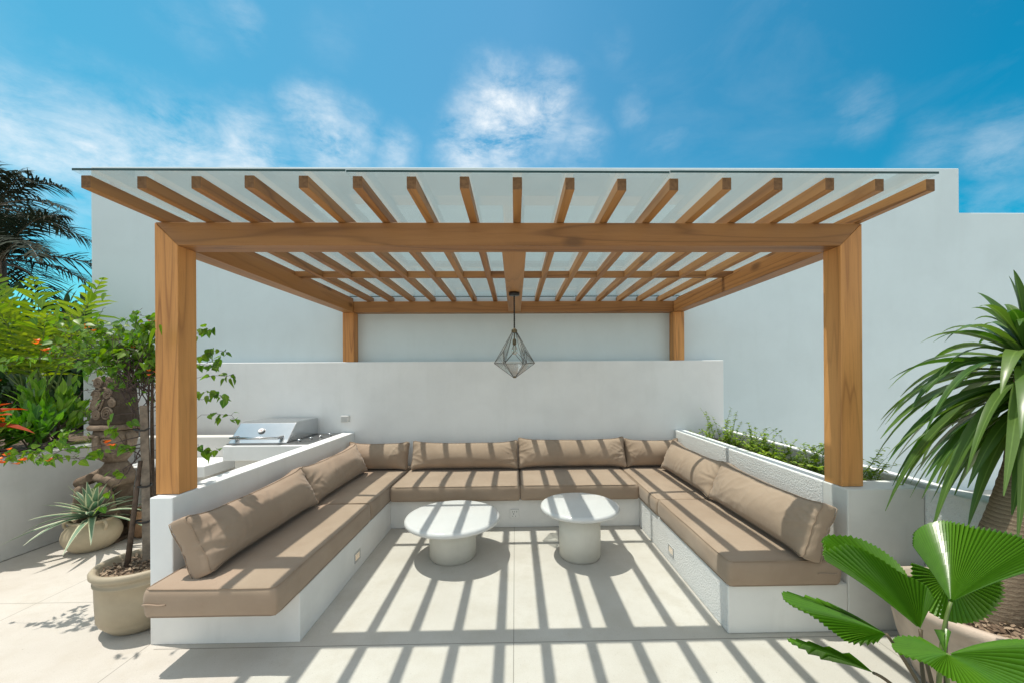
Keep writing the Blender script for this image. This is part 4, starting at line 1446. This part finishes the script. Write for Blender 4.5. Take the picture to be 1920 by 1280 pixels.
def frond(mbl, mbs, base, d, L, droop, nleaf, lw, ll, up=Vector((0, 0, 1)), vee=.5, hang=.25, rmax=.012):
    d = Vector(d).normalized()
    pts = []
    n = 16
    for k in range(n + 1):
        t = k / n
        pts.append(Vector(base) + d * (L * t) + Vector((0, 0, -droop * L * t ** 2.2)))
    mbs.tube(pts, [max(.0015, rmax * (1 - .9 * k / n)) for k in range(n + 1)], 5)
    for i in range(nleaf):
        s = .14 + .86 * (i + .5) / nleaf
        k = min(n - 1, int(s * n))
        q = pts[k].lerp(pts[k + 1], s * n - k)
        tg_ = (pts[k + 1] - pts[k]).normalized()
        sd = tg_.cross(up).normalized()
        un = sd.cross(tg_).normalized()
        for sg in (-1, 1):
            l = ll * math.sin(math.pi * (.12 + .86 * s) ** .8) * GR.uniform(.65, 1.15)
            dd = (sd * sg + tg_ * (.45 + .5 * s) * GR.uniform(.7, 1.4) + un * vee * GR.uniform(.1, 1.3)).normalized()
            mbl.leaf(q, dd, un, l, lw * GR.uniform(.8, 1.1), ((0, .35), (.3, 1), (.7, .7), (1, 0)), droop=hang * GR.uniform(.5, 1.5), fold=.25)


def palm(name, base, height, nfr, L, droop, nleaf, lw, ll, mat, trunk_r, label, elr=(15, 80), hang=.25, seed=1, azim=None, trunkmat='bark'):
    t = thing(name, base, label, 'palm tree')
    rr = random.Random(seed)
    lv, stm, tk = MB(), MB(), MB()
    b = Vector(base)
    topp = b + Vector((0, 0, height))
    tk.tube([b, b + Vector((.03, 0, height * .5)), topp], [trunk_r, trunk_r * .9, trunk_r * .8], 10)
    tk.build('trunk', M[trunkmat], t)
    for i in range(nfr):
        a = i * 2.399 + rr.uniform(-.3, .3) if azim is None else R(rr.uniform(*azim))
        el = R(rr.uniform(*elr))
        frond(lv, stm, topp + Vector((rr.uniform(-.05, .05), rr.uniform(-.05, .05), rr.uniform(-.15, .05))),
              (math.cos(a) * math.cos(el), math.sin(a) * math.cos(el), math.sin(el)), L * rr.uniform(.8, 1.1), droop * rr.uniform(.7, 1.3), nleaf, lw, ll, hang=hang, rmax=.022 if L > 1.5 else .010)
    stm.build('frond_stalks', M['petiole'] if mat != 'darkpalm' else M['petiole_dark'], t)
    lv.build('fronds', M[mat], t)
    return t


ar = thing('areca_palm', (-5.05, 4.2, .8), 'bright yellow green feathery palm against the end of the house wall', 'palm tree')
a_l, a_s, a_t = MB(), MB(), MB()
for dx, dy in ((0, 0), (.12, .08), (-.14, .05), (.05, -.12)):
    a_t.tube([(-5.05 + dx, 4.2 + dy, .78), (-5.05 + dx * 1.3, 4.2 + dy, 1.2), (-5.05 + dx * 1.6, 4.2 + dy, 1.55)], [.030, .024, .016], 8)
a_t.build('trunk', M['petiole'], ar)
for (ex, ey, ez) in ((-4.22, 4.02, 2.78), (-4.72, 3.85, 2.72), (-5.18, 3.90, 2.82), (-5.62, 3.85, 2.76), (-4.50, 3.78, 2.32), (-4.86, 3.65, 2.44), (-5.36, 3.68, 2.52), (-5.86, 3.80, 2.46), (-5.02, 3.75, 2.60),
                    (-4.62, 4.3, 2.6), (-5.45, 4.2, 2.7), (-6.1, 4.1, 2.62), (-5.5, 3.6, 2.2)):
    b0 = Vector((-5.05 + GR.uniform(-.15, .15), 4.2 + GR.uniform(-.1, .1), 1.35))
    dv = Vector((ex, ey, ez)) - b0
    frond(a_l, a_s, b0, dv, dv.length, .16, 16, .040, .47, hang=.30, vee=.35, rmax=.009)
a_s.build('frond_stalks', M['petiole'], ar)
a_l.build('fronds', M['areca'], ar)
palm('tall_palm', (-9.6, 7.3, .6), 3.1, 17, 2.3, .50, 46, .034, .70, 'darkpalm', .13, 'dark feathery palm tree rising beyond the garden', (-5, 80), .5, 6)
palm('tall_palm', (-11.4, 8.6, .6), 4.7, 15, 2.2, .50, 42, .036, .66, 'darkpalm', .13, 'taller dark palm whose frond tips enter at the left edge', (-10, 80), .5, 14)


def bush(name, base, rx, ry, rz, n, mat, ll, lw, label, cat='bush', seed=1, stem=True, updir=.3, shape=((0, .2), (.35, 1), (.7, .7), (1, 0))):
    t = thing(name, base, label, cat)
    rr = random.Random(seed)
    lv, stm = MB(), MB()
    b = Vector(base)
    clumps = []
    nc = max(6, n // 45)
    for _ in range(nc):
        a, e = rr.uniform(0, 6.28), rr.uniform(-.2, 1)
        r = rr.uniform(.45, .95)
        c = b + Vector((rx * r * math.cos(a) * math.sqrt(max(0, 1 - e * e * .8)), ry * r * math.sin(a) * math.sqrt(max(0, 1 - e * e * .8)), rz * (.5 + .5 * e * r)))
        clumps.append(c)
        if stem:
            stm.tube([b + Vector((rr.uniform(-.05, .05), rr.uniform(-.05, .05), 0)), b.lerp(c, .55) + Vector((0, 0, .05)), c], [.014 * rz + .003, .009 * rz + .002, .003], 6)
    for i in range(n):
        c = clumps[i % nc]
        q = c + Vector((rr.gauss(0, rx * .20), rr.gauss(0, ry * .20), rr.gauss(0, rz * .15)))
        if q.z < b.z + .02: q.z = b.z + .02
        out = (q - b).normalized()
        d = out + Vector((rr.uniform(-.8, .8), rr.uniform(-.8, .8), rr.uniform(-.6, .8) + updir))
        lv.leaf(q, d, (rr.uniform(-.5, .5), rr.uniform(-.5, .5), 1), ll * rr.uniform(.6, 1.2), lw * rr.uniform(.7, 1.2), shape, droop=rr.uniform(0, .35), fold=.25)
    if stem:
        stm.build('stems', M['bark'], t)
    lv.build('foliage', M[mat], t)
    return t


def rosette(name, base, n, L, W, mat, label, cat='plant', seed=1, elr=(20, 80), droop=.35, stem_h=0.0):
    t = thing(name, base, label, cat)
    rr = random.Random(seed)
    lv = MB()
    b = Vector(base)
    if stem_h:
        MB().tube([b, b + Vector((.01, 0, stem_h))], [.016, .012], 8).build('stem', M['bark'], t)
    for i in range(n):
        a = i * 2.399 + rr.uniform(-.2, .2)
        el = R(elr[0] + (elr[1] - elr[0]) * (1 - i / n)) + rr.uniform(-.1, .1)
        d = Vector((math.cos(a) * math.cos(el), math.sin(a) * math.cos(el), math.sin(el)))
        l = L * rr.uniform(.75, 1.1)
        lv.leaf(b + Vector((0, 0, stem_h * (1 - .4 * i / n))), d, (0, 0, 1), l, W * rr.uniform(.8, 1.1), ((0, .25), (.15, .6), (.4, 1), (.65, .85), (.85, .45), (1, 0)), droop=droop * rr.uniform(.5, 1.4), fold=.35)
    lv.build('leaves', M[mat], t)
    return t


# trees beyond the bed with a very dark leaf colour
bush('dark_tree', (-8.2, 6.6, .7), 1.5, 1.0, 1.75, 2600, 'darkleaf', .24, .09, 'dark leafy tree right of the tall dark palm', 'tree', 41)
bush('dark_tree', (-10.8, 7.0, .7), 1.8, 1.0, 2.0, 2800, 'darkleaf', .26, .09, 'dark leafy tree at the left picture edge', 'tree', 42)
bush('dark_tree', (-7.0, 5.7, .7), 1.1, .7, 1.15, 1900, 'darkleaf', .20, .07, 'lower dark bush behind the yellow green palms', 'bush', 43)
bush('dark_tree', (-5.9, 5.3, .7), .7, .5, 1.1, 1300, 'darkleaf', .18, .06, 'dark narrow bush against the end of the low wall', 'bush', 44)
# bed plants
rosette('cordyline', (-4.40, 3.20, .80), 18, .36, .150, 'redleaf', 'red leaved cordyline at the left edge of the garden bed', 'plant', 51, (5, 75), .3, .45)
rosette('bromeliad', (-4.42, 3.20, .80), 22, .38, .035, 'bromeliad', 'purple bromeliad with narrow leaves below the red cordyline', 'plant', 52, (5, 65), .4, .02)
bush('croton_shrub', (-4.62, 3.92, .80), .24, .24, .55, 210, 'limeleaf', .155, .050, 'bright green broad leaved shrub left of the carved statue', 'shrub', 53, updir=.8)
bush('croton_shrub', (-4.46, 3.62, .80), .22, .24, .36, 190, 'shrub', .15, .052, 'mid green shrub on the bed edge below the bright one', 'shrub', 54, updir=.5)
bush('low_shrub', (-4.58, 3.30, .80), .28, .26, .25, 230, 'shrub', .12, .045, 'low glossy shrub spilling over the grey retaining wall', 'shrub', 55, updir=.2)
bush('low_shrub', (-5.1, 3.75, .80), .40, .35, .40, 420, 'shrub', .09, .035, 'fine leaved low shrub behind the red cordyline', 'shrub', 56, updir=.3)
bush('low_shrub', (-4.75, 4.05, .80), .25, .22, .30, 260, 'shrub', .12, .04, 'low green shrub in front of the yellow green palm', 'shrub', 57, updir=.3)
rosette('spider_plant', (-4.30, 3.98, .82), 40, .26, .012, 'weed', 'tuft of thin grassy leaves close beside the carved statue', 'plant', 58, (10, 80), .5)
rosette('heliconia', (-4.58, 4.50, .80), 8, .30, .075, 'orange', 'plant with orange upright leaves behind the statue', 'plant', 59, (55, 85), .1, .30)
rosette('rosette_plant', (-4.42, 4.46, .80), 20, .22, .06, 'bromeliad', 'dark purple rosette plant between the statue and the stake', 'plant', 60, (10, 70), .25, .12)
rosette('strap_plant', (-4.42, 3.25, .82), 9, .55, .030, 'limeleaf', 'plant with long arching yellow green blades over the grey wall', 'plant', 61, (20, 60), .35)
rosette('clay_pot_plant', (-3.50, 3.72, .23), 16, .24, .012, 'weed', 'thin leaved plant growing in the small brown clay pot', 'plant', 62, (25, 80), .5)
